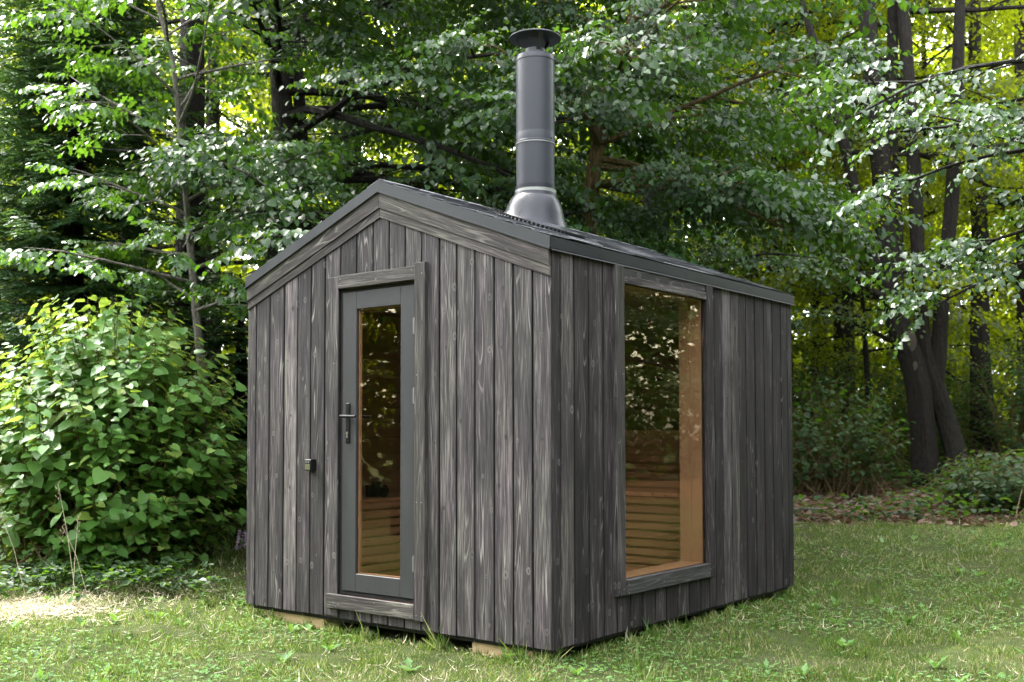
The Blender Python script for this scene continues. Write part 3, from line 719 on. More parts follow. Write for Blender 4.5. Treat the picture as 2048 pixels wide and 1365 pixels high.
# key box on the wall
mb = MB(); kx0, kx1, kz0, kz1 = -1.925, -1.866, .918, .990
mb.plank((kx0, -.058, kz0), (kx1, -.058, kz0), (kx1, -.058, kz1), (kx0, -.058, kz1), (0, -1, 0), .046, 0, .005)
kb = part(mb, 'key_box', M['black'], None, 'small black key box with olive front screwed left of the door')
mb = MB(); mb.box((kx0 + .007, -.0600, kz0 + .006), (kx1 - .007, -.0575, kz0 + .043)); q_ = mb.build('lid', M['olive'], kb)
mb = MB()
for i in (0, 1): mb.box((kx0 + .012 + i * .020, -.0598, kz1 - .022), (kx0 + .026 + i * .020, -.0575, kz1 - .012))
q_ = mb.build('dial', M['steel'], kb)

# support blocks, each a thing of its own
def block(x0, x1, label, y0=.045, dz=0):
    mb = MB(); mb.plank((x0, y0, -.125), (x1, y0, -.125), (x1, y0, -.031), (x0, y0, -.031), (0, -1, 0), .16, .3, .004)
    o = mb.build('timber_block', M['timber'], origin=((x0 + x1) / 2, y0 + .08, -.135)); tag(o, label, 'timber block', 'raw timber blocks under the cabin'); return o
block(-2.345, -1.85, 'raw pine block under the cabin front, left of the door')
block(-.60, -.165, 'raw pine block under the cabin front near its right corner')
# black camera lying on the low bench
cm = empty('black_camera', (-2.16, .86, .70)); tag(cm, 'black camera lying on the low bench behind the door glass', 'camera')
mb = MB(); mb.plank((-.10, -.02, 0), (.045, -.02, 0), (.045, -.02, .085), (-.10, -.02, .085), (0, -1, 0), .06, 0, .008); mb.box((-.05, -.005, .085), (.0, .035, .11)); mb.build('body', M['black'], cm)
mb = MB(); mb.lathe([(.036, 0), (.038, .02), (.038, .08), (.042, .085), (.042, .10), (.034, .10), (.03, .085), (.001, .08)], 0, 0, 24)
ln_ = mb.build('lens', M['black'], cm); ln_.location = (-.03, -.02, .045); ln_.rotation_euler = (R_(90), 0, 0); cm.rotation_euler = (0, 0, R_(70))

exec_marker = 'vegetation below'
# ------------------------------------------------------------------ lawn
def inside_cabin(x, y, m=.04): return (x > -WD + m) & (x < -m) & (y > m) & (y < DP - m)
def scatter(n, dmin, dmax, spread=.60, margin=1.3, p=1.0, seed=1, mask=lawn_mask):
    rg = np.random.default_rng(seed); t = rg.random(n * 2); d = dmin + (dmax - dmin) * t ** p
    l = (rg.random(n * 2) * 2 - 1) * (spread * d + margin)
    x = CP.x + CF.x * d + CR.x * l; y = CP.y + CF.y * d + CR.y * l
    ok = (rg.random(n * 2) < mask(x, y)) & ~inside_cabin(x, y)
    return x[ok][:n], y[ok][:n], d[ok][:n], rg
BL = np.array([(-.5, 0, 0), (.5, 0, 0), (.42, .5, .05), (-.42, .5, .05), (.08, 1, .28), (-.08, 1, .28)]); BL_Q = np.array([(0, 1, 2, 3), (3, 2, 4, 5)])
def blade_mat(name, cols, tr):
    T = NT(name); g = T.t.nodes.new('ShaderNodeNewGeometry'); ri = g.outputs['Random Per Island']; nz = T.noise(T.obj(), 1.1, 3)
    nb = T.noise(T.obj(), 4.0, 2)
    k = T.math('ADD', T.math('MULTIPLY', ri, .85), T.math('ADD', T.math('MULTIPLY', nz, .45), T.math('MULTIPLY', nb, .35)));
    k = T.math('SUBTRACT', k, .38)
    c = T.ramp(k, *cols); T.fin(c, .5, spec=.35)
    t_ = T.n('BsdfTranslucent', T.mix(.5, c, tr)); T.t.links.new(T.n('MixShader', .35, T.b.outputs[0], t_), T.o.inputs[0]); return T.m
M['blade'] = blade_mat('grass_blades', [(.05, (.030, .085, .010)), (.40, (.075, .150, .020)), (.60, (.145, .195, .04)), (.74, (.29, .27, .12)), (.92, (.52, .46, .32))], (.30, .42, .06))
def noise2(x, y): return .5 + .25 * np.sin(x * 1.7 + 1.3 * np.sin(y * 1.1)) + .25 * np.sin(y * 2.3 - 1.1 * np.cos(x * 1.9))
x, y, d, rg = scatter(400000, 2.6, 13.5, p=1.25, seed=3)
nb = 9000; tt = rg.random(nb) * (WD + DP); off = rg.gamma(2, .028, nb) - .05      # uncut fringe along the walls the mower cannot reach
fx = np.where(tt < WD, -tt, off); fy = np.where(tt < WD, -off, tt - WD); clf = np.sin(tt * 9) + np.sin(tt * 23 + 1) + rg.normal(0, .8, nb) > -.4
x = np.append(x, fx[clf]); y = np.append(y, fy[clf]); d = np.append(d, depth_of(fx[clf], fy[clf])); n_f = int(clf.sum())
n = len(x); base_d = np.minimum(np.maximum(-y, x), 5); near = ((x > -WD - .12) & (x < .12) & (y > -.14) & (y < DP + .1))
near &= rg.random(n) < .5; near[-n_f:] = True
clump = np.clip(noise2(x * 5.1 + 2, y * 4.7) * noise2(x * 13, y * 11 + 1) * 2.3, .5, 1.9)
hgt = rg.gamma(5, .0062, n) * clump * np.where(near, 1.6, 1.0) * (.85 + .03 * d)
az = rg.random(n) * 2 * np.pi; lean = rg.normal(0, .65, n)
al = np.stack([np.cos(az) * lean, np.sin(az) * lean, np.ones(n)], -1); nr = np.stack([np.cos(az + 1.2), np.sin(az + 1.2), .3 * np.ones(n)], -1)
wd = rg.uniform(.0026, .0064, n) * (.75 + .06 * d); big_ = (rg.random(n) < .05) & (clump > .6); hgt = np.where(big_, hgt * 1.5 + .015, hgt); wd = np.where(big_, wd * 1.7, wd)
gr = leafmesh('grass', np.stack([x, y, ground(x, y) - .004], -1), al, nr, hgt, BL, BL_Q, M['blade'], widths=wd)
tag(gr, 'short patchy mown grass around the cabin', 'grass', kind='stuff')
# clover and small round weeds
M['clover'] = leaf_mat('clover_leaves', (.05, .12, .03), (.11, .22, .055), (.25, .45, .06), .3, .5, .35)
x, y, d, rg = scatter(34000, 2.7, 12, p=1.1, seed=5); keepm = noise2(x * 1.3 + 4, y * 1.3) + rg.normal(0, .12, len(x)) > .5; x, y = x[keepm], y[keepm]; n = len(x)
az = rg.random(n) * 6.28
P = []; A = []; Nn = []; Z = []
zz = ground(x, y) + rg.uniform(.015, .04, n); sz = rg.uniform(.010, .019, n); tl = rg.normal(0, .3, (n, 3)) + np.array([0, 0, 1])
for k in range(3):
    a = az + k * 2.094; P.append(np.stack([x, y, zz], -1)); A.append(np.stack([np.cos(a), np.sin(a), rg.normal(.1, .2, n)], -1)); Nn.append(tl); Z.append(sz)
cl = leafmesh('clover', np.concatenate(P), np.concatenate(A), np.concatenate(Nn), np.concatenate(Z), KITE * np.array([1.15, 1, 1]), KITE_Q, M['clover'])
tag(cl, 'low clover leaves spread through the lawn', 'clover', kind='stuff')
# dandelion rosettes and plantain leaves
x, y, d, rg = scatter(170, 2.9, 11, p=1.0, seed=9); P = []; A = []; Nn = []; Z = []
for i in range(len(x)):
    k = rg.integers(3, 7); a0 = rg.random() * 6.28; z_ = float(ground(x[i], y[i]))
    for j in range(k):
        a = a0 + j * 6.28 / k + rg.normal(0, .3); e_ = rg.uniform(.3, 1.5)
        P.append((x[i], y[i], z_)); A.append((math.cos(a), math.sin(a), e_)); Nn.append((-math.cos(a) * e_, -math.sin(a) * e_, 1)); Z.append(rg.uniform(.05, .11))
dl_ = leafmesh('broad_weeds', P, A, Nn, Z, OAK * np.array([.62, 1, 1]), OAK_Q, M['clover']); tag(dl_, 'broad dandelion and plantain leaves in the lawn', 'weeds', kind='stuff')
# dry stalks, pale mown straw lying flat
M['straw'] = leaf_mat('dry_straw', (.30, .25, .15), (.62, .56, .42), (.5, .42, .25), .25, .55, .3)
x, y, d, rg = scatter(10000, 2.7, 12.5, p=1.1, seed=12); keepm = noise2(x * .9 - 2, y * .9 + 1) + rg.normal(0, .16, len(x)) > .52; x, y = x[keepm], y[keepm]
for px_, d_, n_, sx in ((50, 7.5, 3400, .42), (320, 8.2, 700, .45), (960, 3.9, 350, .4)):   # mown hay in loose drifts; at left its pale colour boosts the sun patch
    g = at(px_, d_); t1, t2 = rg.normal(0, sx, n_), rg.normal(0, .26, n_); x = np.append(x, g.x + CR.x * t1 + CF.x * t2); y = np.append(y, g.y + CR.y * t1 + CF.y * t2)
n = len(x)
az = rg.random(n) * 6.28
st_ = leafmesh('dry_straw', np.stack([x, y, ground(x, y) + rg.uniform(.008, .04, n)], -1), np.stack([np.cos(az), np.sin(az), rg.normal(.05, .22, n)], -1), np.stack([rg.normal(0, .4, n), rg.normal(0, .4, n), np.ones(n)], -1), rg.uniform(.03, .10, n), BL, BL_Q, M['straw'], widths=rg.uniform(.002, .005, n))
tag(st_, 'pale dry clippings scattered on the grass', 'straw', kind='stuff')
# forest floor litter
M['litter'] = leaf_mat('dead_leaves', (.03, .017, .010), (.15, .095, .065), (.15, .09, .04), .2, .5, .4)
x, y, d, rg = scatter(26000, 11.2, 24, spread=.62, p=1.2, seed=21, mask=lambda x, y: 1 - lawn_mask(x, y)); n = len(x); az = rg.random(n) * 6.28
li = leafmesh('leaf_litter', np.stack([x, y, ground(x, y) + rg.uniform(.0, .03, n)], -1), np.stack([np.cos(az), np.sin(az), rg.normal(.0, .3, n)], -1), np.stack([rg.normal(0, .5, n), rg.normal(0, .5, n), np.ones(n)], -1), rg.uniform(.05, .11, n), KITE, KITE_Q, M['litter'])
tag(li, 'brown dead leaves on the forest floor', 'leaf litter', kind='stuff')
# low green plants of the forest floor
x, y, d, rg = scatter(5500, 12.0, 26, spread=.62, p=1.1, seed=23, mask=lambda x, y: (1 - lawn_mask(x, y)) * (noise2(x * .8, y * .8) > .42)); P = []; A = []; Nn = []; Z = []
for k in range(5):
    n = len(x); a = k * 1.256 + rg.random(n) * .8; P.append(np.stack([x + rg.normal(0, .05, n), y + rg.normal(0, .05, n), ground(x, y) + rg.uniform(.03, .28, n)], -1))
    A.append(np.stack([np.cos(a), np.sin(a), rg.normal(.0, .3, n)], -1)); Nn.append(rg.normal(0, .3, (n, 3)) + np.array([0, 0, 1])); Z.append(rg.uniform(.05, .10, n))
fp = leafmesh('ground_cover', np.concatenate(P), np.concatenate(A), np.concatenate(Nn), np.concatenate(Z), KITE, KITE_Q, M['under']); tag(fp, 'low green plants covering the forest floor', 'ground cover', kind='stuff')

# ------------------------------------------------------------------ broad-leaved bush at the left
def bush(name, label, c, rx, ry, hz, nshoot, leafsz, mat, seed, spacing=.07, base_r=.35, tall=(), tmpl=(HEART, HEART_Q), lo=.0, part_leaf='foliage', cmin=-.35):
    rg = np.random.default_rng(seed); root = empty(name, c); tag(root, label, 'bush')
    mb = MB(); P = []; A = []; Nn = []; Z = []; cz = c[2]
    ends = []
    for i in range(nshoot):
        ph = rg.random() * 6.283; ct = rg.uniform(cmin, 1.0); stt = math.sqrt(max(0, 1 - ct * ct)); k = rg.uniform(.78, 1.06)
        ends.append(np.array([c[0] + rx * stt * math.cos(ph) * k, c[1] + ry * stt * math.sin(ph) * k, cz + hz * (.40 + .60 * ct * (k if ct > 0 else 1)) + lo]))
    ends += [np.array(t) for t in tall]
    for e_ in ends:
        b = np.array([c[0] + rg.normal(0, base_r), c[1] + rg.normal(0, base_r), cz - .02])
        out = e_ - b; mid = b + out * .5 + np.array([0, 0, .22 * abs(out[2]) + .06]) + rg.normal(0, .04, 3)
        L = np.linalg.norm(out) * 1.06; nn_ = max(4, int(L / spacing)); pts = []
        for j in range(nn_ + 1):
            t = j / nn_; p = b * (1 - t) ** 2 + mid * 2 * t * (1 - t) + e_ * t * t; pts.append(p)
        mb.tube(pts[::2] + [pts[-1]], [.009 * (1 - .75 * j / max(1, len(pts[::2]))) for j in range(len(pts[::2]) + 1)], 5, False)
        side = 1
        for j in range(int(nn_ * .38), nn_ + 1):
            p = pts[j]; dd = nrmz(pts[j] - pts[j - 1]); side = -side
            hz_ = nrmz(np.array([p[0] - c[0], p[1] - c[1], 0]) + 1e-6); sd_ = np.cross(dd, [0, 0, 1.0]); sd_ = sd_ / max(1e-5, np.linalg.norm(sd_)) * side
            a = sd_ * .75 + hz_ * .6 + dd * .25 + np.array([0, 0, -.45]) + rg.normal(0, .25, 3)
            nr_ = hz_ * rg.uniform(.3, .9) + np.array([0, 0, 1.0]) + rg.normal(0, .28, 3)
            P.append(p + sd_ * .03); A.append(a); Nn.append(nr_); t = j / nn_
            Z.append(leafsz * rg.choice([rg.uniform(.45, .8), rg.uniform(.8, 1.2)]) * (1.0 if t < .85 else .72))
    st = mb.build('stems', M['bark_gold'], root); st.location = (-c[0], -c[1], -c[2])
    fo = leafmesh(part_leaf, P, A, Nn, Z, tmpl[0], tmpl[1], M[mat], root); fo.location = (-c[0], -c[1], -c[2]); print(name, len(P))
    return root
c = at(212, 9.7)
bush('broad_leaved_bush', 'large rounded bush of broad heart shaped leaves left of the cabin', c, 1.50, 1.2, 2.36, 600, .135, 'shrub', 31, .085, .30, cmin=-.62,
     tall=[W3(262, 588, 9.1), W3(232, 640, 9.1), W3(150, 655, 9.0), W3(90, 690, 9.0), W3(330, 665, 9.3), W3(20, 700, 9.0), W3(300, 690, 9.0)])
# weeds at its foot
def weed_patch(name, label, pts, hgt, leafsz, mat, seed, n, kind='stuff', cat='weeds'):
    rg = np.random.default_rng(seed); P = []; A = []; Nn = []; Z = []
    for i in range(n):
        a, b = pts[rg.integers(len(pts))]; d_ = b + rg.normal(0, .22); px = a + rg.normal(0, 26); g = at(px, d_); h = hgt * rg.uniform(.4, 1.15)
        top = np.array([g.x + rg.normal(0, .05), g.y + rg.normal(0, .05), g.z + h])
        for j in range(5):
            aa = j * 1.256 + rg.random() * .6; q_ = top + np.array([0, 0, -h * .12 * (j % 2)])
            P.append(q_); A.append((math.cos(aa), math.sin(aa), rg.normal(-.1, .25))); Nn.append(rg.normal(0, .25, 3) + np.array([0, 0, 1])); Z.append(leafsz * rg.uniform(.6, 1.1))
    o = leafmesh(name, P, A, Nn, Z, KITE * np.array([.85, 1, 1]), KITE_Q, M[mat]); tag(o, label, cat, kind=kind); return o
weed_patch('undergrowth', 'leafy green weeds crowding the foot of the broad leaved bush', [(p, 8.1 + .15 * (i % 3)) for i, p in enumerate(range(-60, 400, 24))], .20, .07, 'under', 41, 260)
weed_patch('undergrowth', 'tangled weeds behind the bush beside the cabin corner', [(p, 10.6 + .4 * (i % 4)) for i, p in enumerate(range(360, 520, 14))], .75, .09, 'under', 43, 1500)
# dry grass stalks
for k, (px, d_, tx, ty) in enumerate([(62, 8.0, 2, 1020), (160, 7.9, 118, 965), (150, 8.0, 160, 1030), (185, 8.0, 128, 1050)]):
    g = at(px, d_ - .25); t_ = W3(tx, ty, d_ - .15); mid = (np.array(g) + t_) / 2 + np.array([0, 0, .07]); mb = MB()
    mb.tube([np.array(g), mid, t_], [.0022, .0018, .001], 5); 
    for j in range(7): q_ = t_ + np.array([.006 * math.sin(j * 2), .006 * math.cos(j * 2), -.02 * j]); mb.tube([q_, q_ + np.array([.012 * math.sin(j * 2), .012 * math.cos(j * 2), .016])], .0018, 4)
    o = mb.build('dry_stalk', M['straw'], origin=tuple(g)); tag(o, 'thin dry grass stalk leaning in front of the broad leaved bush', 'grass stalk', 'dry stalks before the bush')
# lilac flower spike by the cabin corner
g = at(487, 9.6); root = empty('flower_spike', g); tag(root, 'pale mauve flower spike in the grass behind the cabin left corner', 'flower')
mb = MB(); mb.tube([(0, 0, 0), (.01, 0, .14)], .004, 5); mb.build('stem', M['bark_gold'], root)
rg = np.random.default_rng(3); n = 130; t = rg.random(n); a = rg.random(n) * 6.28; rr = .048 * (1 - t * .75)
M['mauve'] = leaf_mat('mauve_petals', (.36, .26, .40), (.62, .50, .64), (.5, .35, .5), .3, .6, .3)
leafmesh('blossom', np.stack([np.cos(a) * rr, np.sin(a) * rr, .11 + t * .17], -1), np.stack([np.cos(a), np.sin(a), .3 + 0 * a], -1), rg.normal(0, 1, (n, 3)), rg.uniform(.018, .03, n), KITE * np.array([1.2, 1, 1]), KITE_Q, M['mauve'], root)

# ------------------------------------------------------------------ trees
RG = np.random.default_rng
HQ = (HEART, HEART_Q); KQ = (KITE, KITE_Q)
def ring_limbs(rg, n, t0, t1, l0, l1, r, el0=45, el1=5, si=0, az0=0, azr=360):
    out = []
    for i in range(n):
        k = i / max(1, n - 1); out.append((si, t0 + (t1 - t0) * k, az0 + (i * 137.5) % azr + rg.normal(0, 8), el1 + (el0 - el1) * k + rg.normal(0, 6), (l0 + (l1 - l0) * k) * rg.uniform(.85, 1.15), r * (1 - .5 * k)))
    return out
# camera axes as azimuths, to aim limbs:  right / toward / left
AZR = math.degrees(math.atan2(CR.y, CR.x)); AZF = math.degrees(math.atan2(CF.y, CF.x)); AZT = AZF + 180; AZL = AZR + 180
# linden behind the gable (left of the flue)
b = at(560, 12.0); st = [stem(b, [W3(556, 500, 12.0), W3(570, 300, 12.0), W3(552, 120, 12.1), W3(520, -120, 12.3), W3(520, -420, 12.4), W3(530, -1050, 12.4)], .17, .05),
                          ([W3(560, 520, 12.0), W3(600, 300, 12.1), W3(590, 100, 12.2), W3(640, -200, 12.4)], [.10, .08, .06, .03])]
rg = RG(51)
lm = ring_limbs(rg, 48, .12, .98, 3.9, 2.4, .055, 40, -4)
lm += [(0, t, AZT + a, e_, L, .05) for t, a, e_, L in ((.2, 20, 5, 4.0), (.4, 45, 5, 4.2), (.5, 5, 12, 4.4), (.55, 60, 10, 4.0), (.62, 12, 10, 4.2), (.7, 28, 10, 4.2), (.78, 50, 10, 3.5), (.2, 60, 0, 4.0), (.45, 75, -5, 4.2))]
tree('linden_tree', 'leafy linden with drooping boughs rising behind the cabin gable', 'tree', b, st, lm, rg, per_sub=6, sub=7, keep=lambda p: lat_of(p[0], p[1]) > -3.0 - .35 * math.sin(p[2] * 2.1) + max(0, 10.8 - depth_of(p[0], p[1])) * .27)
# linden behind the flue
b = at(1080, 13.2); st = [stem(b, [W3(1066, 460, 13.2), W3(1050, 250, 13.2), W3(1040, 60, 13.3), W3(1045, -200, 13.4), W3(1050, -420, 13.4)], .16, .05)]
rg = RG(52); lm = ring_limbs(rg, 26, .2, .98, 3.4, 2.2, .05, 40, 0)
tree('linden_tree', 'dark linden standing straight behind the flue', 'tree', b, st, lm, rg, per_sub=5, sub=6)
# linden right of the flue, ochre limbs
b = at(1180, 11.0); st = [stem(b, [W3(1176, 480, 11.0), W3(1190, 330, 11.0), W3(1225, 150, 11.0), W3(1270, 20, 11.1), W3(1300, -260, 11.2)], .10, .035)]
rg = RG(53); lm = ring_limbs(rg, 12, .35, .95, 1.9, 1.2, .035, 35, 5)
lm += [(0, t, AZT + a, e_, L, .035) for t, a, e_, L in ((.45, 60, 8, 2.5), (.40, 90, 0, 2.5), (.55, 10, 10, 2.4), (.4, 100, 2, 2.2), (.45, -10, 10, 2.2), (.35, 30, 5, 2.0), (.7, 30, 12, 2.6), (.42, 85, 0, 2.4))]
tree('linden_tree', 'linden with ochre bare limbs right of the flue', 'tree', b, st, lm, rg, bark='bark_gold', per_sub=5, sub=6)
# young oak at the left
b = at(415, 10.4); st = [stem(b, [W3(405, 760, 10.4), W3(390, 620, 10.4), W3(378, 500, 10.45), W3(366, 380, 10.5), W3(352, 240, 10.5), W3(338, 110, 10.55), W3(300, -20, 10.6), W3(280, -200, 10.6)], .048, .014)]
rg = RG(54); lm = ring_limbs(rg, 26, .25, .97, 1.35, 1.5, .018, 40, 10)
SPR['oak'] = [make_spray(np.random.default_rng(i + 80), .5, .105, .045, .15) for i in range(7)]
tree('oak_sapling', 'slender young oak with pale grey trunk behind the bush', 'tree', b, st, lm, rg, leafkind=('oak', .1), mat='oak', bark='bark_grey', tmpl=(OAK, OAK_Q), per_sub=3, sub=4, spray_sc=.85)

# spruce
def spruce(label, b, h, rmax, seed, z0=.3):
    rg = RG(seed); root = empty('spruce_tree', b); tag(root, label, 'tree'); mb = MB(); P = []; A = []; Nn = []; Z = []; Wd = []
    mb.tube([(0, 0, -.1), (.02, 0, h * .4), (0, .02, h * .8), (0, 0, h)], [.15, .11, .04, .01], 10); z = z0; k = 0
    while z < h - .15:
        fr = 1 - z / h; nb_ = 8 if fr > .2 else 5
        for i in range(nb_):
            a = k * .7 + i * 6.283 / nb_ + rg.normal(0, .15); L = (rmax * fr ** .8 + .15) * rg.uniform(.8, 1.12); d = np.array([math.cos(a), math.sin(a), 0]); s = np.array([-d[1], d[0], 0])
            nP = 9; pts = [np.array([0, 0, z]) + d * L * t + np.array([0, 0, -.35 * L * t + .28 * L * t * t]) for t in np.linspace(0, 1, nP)]
            mb.tube(pts, [.016 * (1 - .8 * t) for t in np.linspace(0, 1, nP)], 4, False)
            m_ = int(L / .075)
            for j in range(2, m_ + 1):
                t = j / m_; p, dq = poly_at(pts, min(.999, t))
                for sg in (-1, 1):
                    tl = (.12 + .42 * (1 - t) * min(1, t * 3)) * rg.uniform(.7, 1.15) * min(1.0, L); td = nrmz(s * sg * .9 + d * .75 + np.array([0, 0, -.35 + rg.normal(0, .12)]))
                    ns = max(2, int(tl / .028))
                    tt = np.arange(ns) / ns
                    for u_ in tt:
                        q_ = p + td * tl * u_ + np.array([0, 0, -.25 * (tl * u_) ** 2])
                        for ss_ in (-1, 1):
                            P.append(q_); A.append(nrmz(td + np.cross(td, [0, 0, 1]) * ss_ * .8 + rg.normal(0, .22, 3))); Nn.append(rg.normal(0, .5, 3) + np.array([0, 0, 1])); Z.append(rg.uniform(.045, .075)); Wd.append(.019)
        z += .19 * (1 if fr > .3 else .8); k += 1
    mb.build('trunk', M['bark'], root); P = np.array(P); print('spruce', len(P))
    leafmesh('needles', P, np.array(A), np.array(Nn), np.array(Z), NEED, NEED_Q, M['spruce'], root, widths=np.array(Wd)); return root
spruce('tall dark spruce with tiered boughs behind the bush at left', at(140, 12.6), 8.6, 2.5, 61, .5)
spruce('small spruce in shade between the oak and the cabin', at(478, 13.2), 2.9, 1.3, 62, .2)

# big many-stemmed tree at the right
D5 = 15.6; b = at(1880, D5)
st = [([W3(1852, 990, D5), W3(1845, 870, D5), W3(1838, 775, D5), W3(1825, 725, D5), W3(1800, 655, D5), W3(1786, 590, D5), W3(1778, 480, D5), W3(1772, 350, D5), W3(1757, 180, D5), W3(1745, 0, D5), W3(1738, -250, D5)], [.23, .175, .175, .175, .17, .165, .145, .14, .14, .13, .09]),
      ([W3(1926, 1005, D5 - .2), W3(1908, 900, D5 - .1), W3(1888, 825, D5), W3(1866, 765, D5), W3(1850, 700, D5), W3(1842, 560, D5), W3(1838, 380, D5), W3(1828, 180, D5), W3(1815, -100, D5), W3(1810, -300, D5)], [.20, .15, .15, .14, .11, .10, .10, .10, .09, .07]),
      ([W3(1872, 775, D5), W3(1880, 710, D5), W3(1887, 600, D5), W3(1900, 500, D5), W3(1912, 400, D5), W3(1925, 200, D5), W3(1940, -100, D5)], [.12, .115, .105, .10, .10, .09, .07]),
      ([W3(1795, 610, D5), W3(1800, 450, D5 + .1), W3(1792, 250, D5 + .1), W3(1800, 0, D5 + .2), W3(1795, -250, D5)], [.11, .09, .085, .08, .06]),
      ([W3(1785, 590, D5), W3(1740, 480, D5), W3(1700, 300, D5), W3(1650, 120, D5), W3(1600, -60, D5)], [.10, .085, .075, .06, .045]),
      ([W3(1800, 620, D5 - .05), W3(1720, 560, D5 - .2), W3(1660, 500, D5 - .3), W3(1600, 430, D5 - .4)], [.06, .045, .035, .025])]
rg = RG(55); lm = []
for si in (0, 1, 2, 3): lm += ring_limbs(rg, 9, .74, .98, 3.2, 2.6, .05, 45, 15, si, AZF - 80, 160)
lm += ring_limbs(rg, 6, .5, .98, 2.2, 1.8, .04, 40, 10, 4, AZF - 80, 160) + ring_limbs(rg, 4, .4, .98, 1.6, 1.2, .03, 20, 0, 5)
tree('many_stemmed_tree', 'large dark tree splitting into several stems at the lawn edge', 'tree', b, st, lm, rg, mat='sunny', per_sub=3, sub=5, spray_sc=1.15, tmpl=KQ)

bt = bpy.data.objects['many_stemmed_tree']
for px, py, ra, rb in ((1824, 683, .085, .16), (1832, 733, .04, .075)):
    mb = MB(); c_ = W3(px, py, D5 - .16); vs = [c_ + np.array(CR) * ra * math.cos(a) + np.array([0, 0, 1.0]) * rb * math.sin(a) for a in np.linspace(0, 6.283, 15)[:-1]]
    mb.add(vs + [c_ - np.array(CF) * .035] + [v + np.array(CF) * .12 for v in vs], [(k, (k + 1) % 14, 14) for k in range(14)] + [(15 + k, 15 + (k + 1) % 14, (k + 1) % 14, k) for k in range(14)], None, 0, True)
    o = mb.build('branch_scar', M['scar'], bt); o.location = -bt.location
b = at(1966, 18.0); st = [stem(b, [W3(1962, 700, 18), W3(1968, 480, 18), W3(1960, 300, 18), W3(1965, 0, 18), W3(1965, -300, 18)], .17, .08)]
rg = RG(56); tree('slim_tree', 'straight slim dark trunk right of the many stemmed tree', 'tree', b, st, ring_limbs(rg, 14, .45, .98, 3.0, 2.2, .04), rg, mat='sunny', per_sub=4, sub=4, tmpl=KQ, spray_sc=1.2)
b = at(1742, 17.0); st = [stem(b, [W3(1738, 800, 17), W3(1730, 640, 17), W3(1726, 560, 17), W3(1715, 380, 17)], .055, .02)]
rg = RG(57); tree('sapling', 'thin dark sapling left of the many stemmed tree', 'tree', b, st, ring_limbs(rg, 12, .4, .98, 1.5, 1.1, .02), rg, mat='sunny', per_sub=3, sub=3, tmpl=KQ)

# linden outside the right edge whose boughs reach in
b = at(2560, 7.4); st = [stem(b, [W3(2550, 500, 7.4), W3(2540, 200, 7.4), W3(2560, -200, 7.4), W3(2560, -700, 7.4), W3(2560, -1100, 7.4)], .20, .07)]
rg = RG(58)
def aim(t, px, py, d, r=.022, extra=1.0):
    p, _ = poly_at([np.array(q) for q in st[0][0]], t); q = W3(px, py, d); v = (q - p) * extra; L = np.linalg.norm(v)
    return (0, t, math.degrees(math.atan2(v[1], v[0])), math.degrees(math.asin(v[2] / L)) + 2.9 * L * .9, L, r)
lm = [aim(.42, 1580, 372, 6.6), aim(.40, 1760, 330, 6.9), aim(.36, 1800, 430, 7.0), aim(.33, 1880, 520, 7.2), aim(.45, 2000, 60, 5.2, .04), aim(.34, 1990, 330, 7.6), aim(.3, 1820, 560, 7.6)]
lm += ring_limbs(rg, 20, .80, .97, 3.0, 2.2, .06, 45, 18)
tree('linden_tree', 'near linden outside the right edge with pale drooping boughs reaching in', 'tree', b, st, lm, rg, mat='linden_near', per_sub=3, sub=7, spray_sc=.66, droopb=-.10, spread=.55, sublen=.5)

# out-of-view trees that shade the lawn and are mirrored in the panes
def plain_tree(label, b, h, cr, seed, mat='linden', lean=(0, 0), z0=.3, n=30, per=4, sc=1.3, group=None):
    rg = RG(seed); p = [np.array(b)] + [np.array([b[0] + lean[0] * t, b[1] + lean[1] * t, b[2] + h * t]) for t in (.25, .5, .75, 1.0)]
    return tree('forest_tree', label, 'tree', b, [(p, [.24, .18, .14, .09, .04])], ring_limbs(rg, n, z0, .98, cr, cr * .55, .05, 50, 0), rg, mat=mat, per_sub=per, sub=5, spray_sc=sc, tmpl=KQ, group=group)
plain_tree('tall tree beyond the right edge level with the cabin back', Vector((6.5, 7.5, 0)), 9.5, 3.6, 71, per=6, n=36, z0=.15)
plain_tree('dense tree beyond the right edge behind the window side tree', Vector((9.8, 5.2, 0)), 10.5, 3.6, 79, per=6, n=36, z0=.12)
plain_tree('tall tree beyond the right edge facing the cabin window', Vector((7.6, 2.0, -.1)), 9.0, 3.4, 72, per=6, n=36, z0=.15)
plain_tree('tree at the far left front of the clearing mirrored in the door', Vector((-8.5, -8.5, -.1)), 7.5, 3.0, 73, mat='sunny', z0=.15)
plain_tree('tree behind the viewer left mirrored in the door', Vector((-5.2, -11.5, -.1)), 8.0, 3.0, 74, z0=.15)

def lt(l, d): p = CP + CF * d + CR * l; return Vector((p.x, p.y, float(ground(p.x, p.y))))
plain_tree('tall tree added outside the left edge to shade the near lawn', lt(-7.6, 5.4), 13.5, 3.2, 75, z0=.62, n=30, lean=(CR.x * 2.0, CR.y * 2.0))  # unseen tree, added to keep the sun off the near lawn
plain_tree('tall leaning tree added outside the left edge to shade the lawn', lt(-7.6, 7.6), 14.0, 3.4, 76, z0=.6, n=32, lean=(CR.x * 2.2, CR.y * 2.2))  # second unseen tree, added with its crown across the sun rays to the lawn
plain_tree('tall tree added behind the young oak to shade the linden', lt(-4.3, 14.2), 15.5, 3.0, 77, z0=.5, n=34, per=6)  # added so that its high crown keeps direct sun off the linden boughs
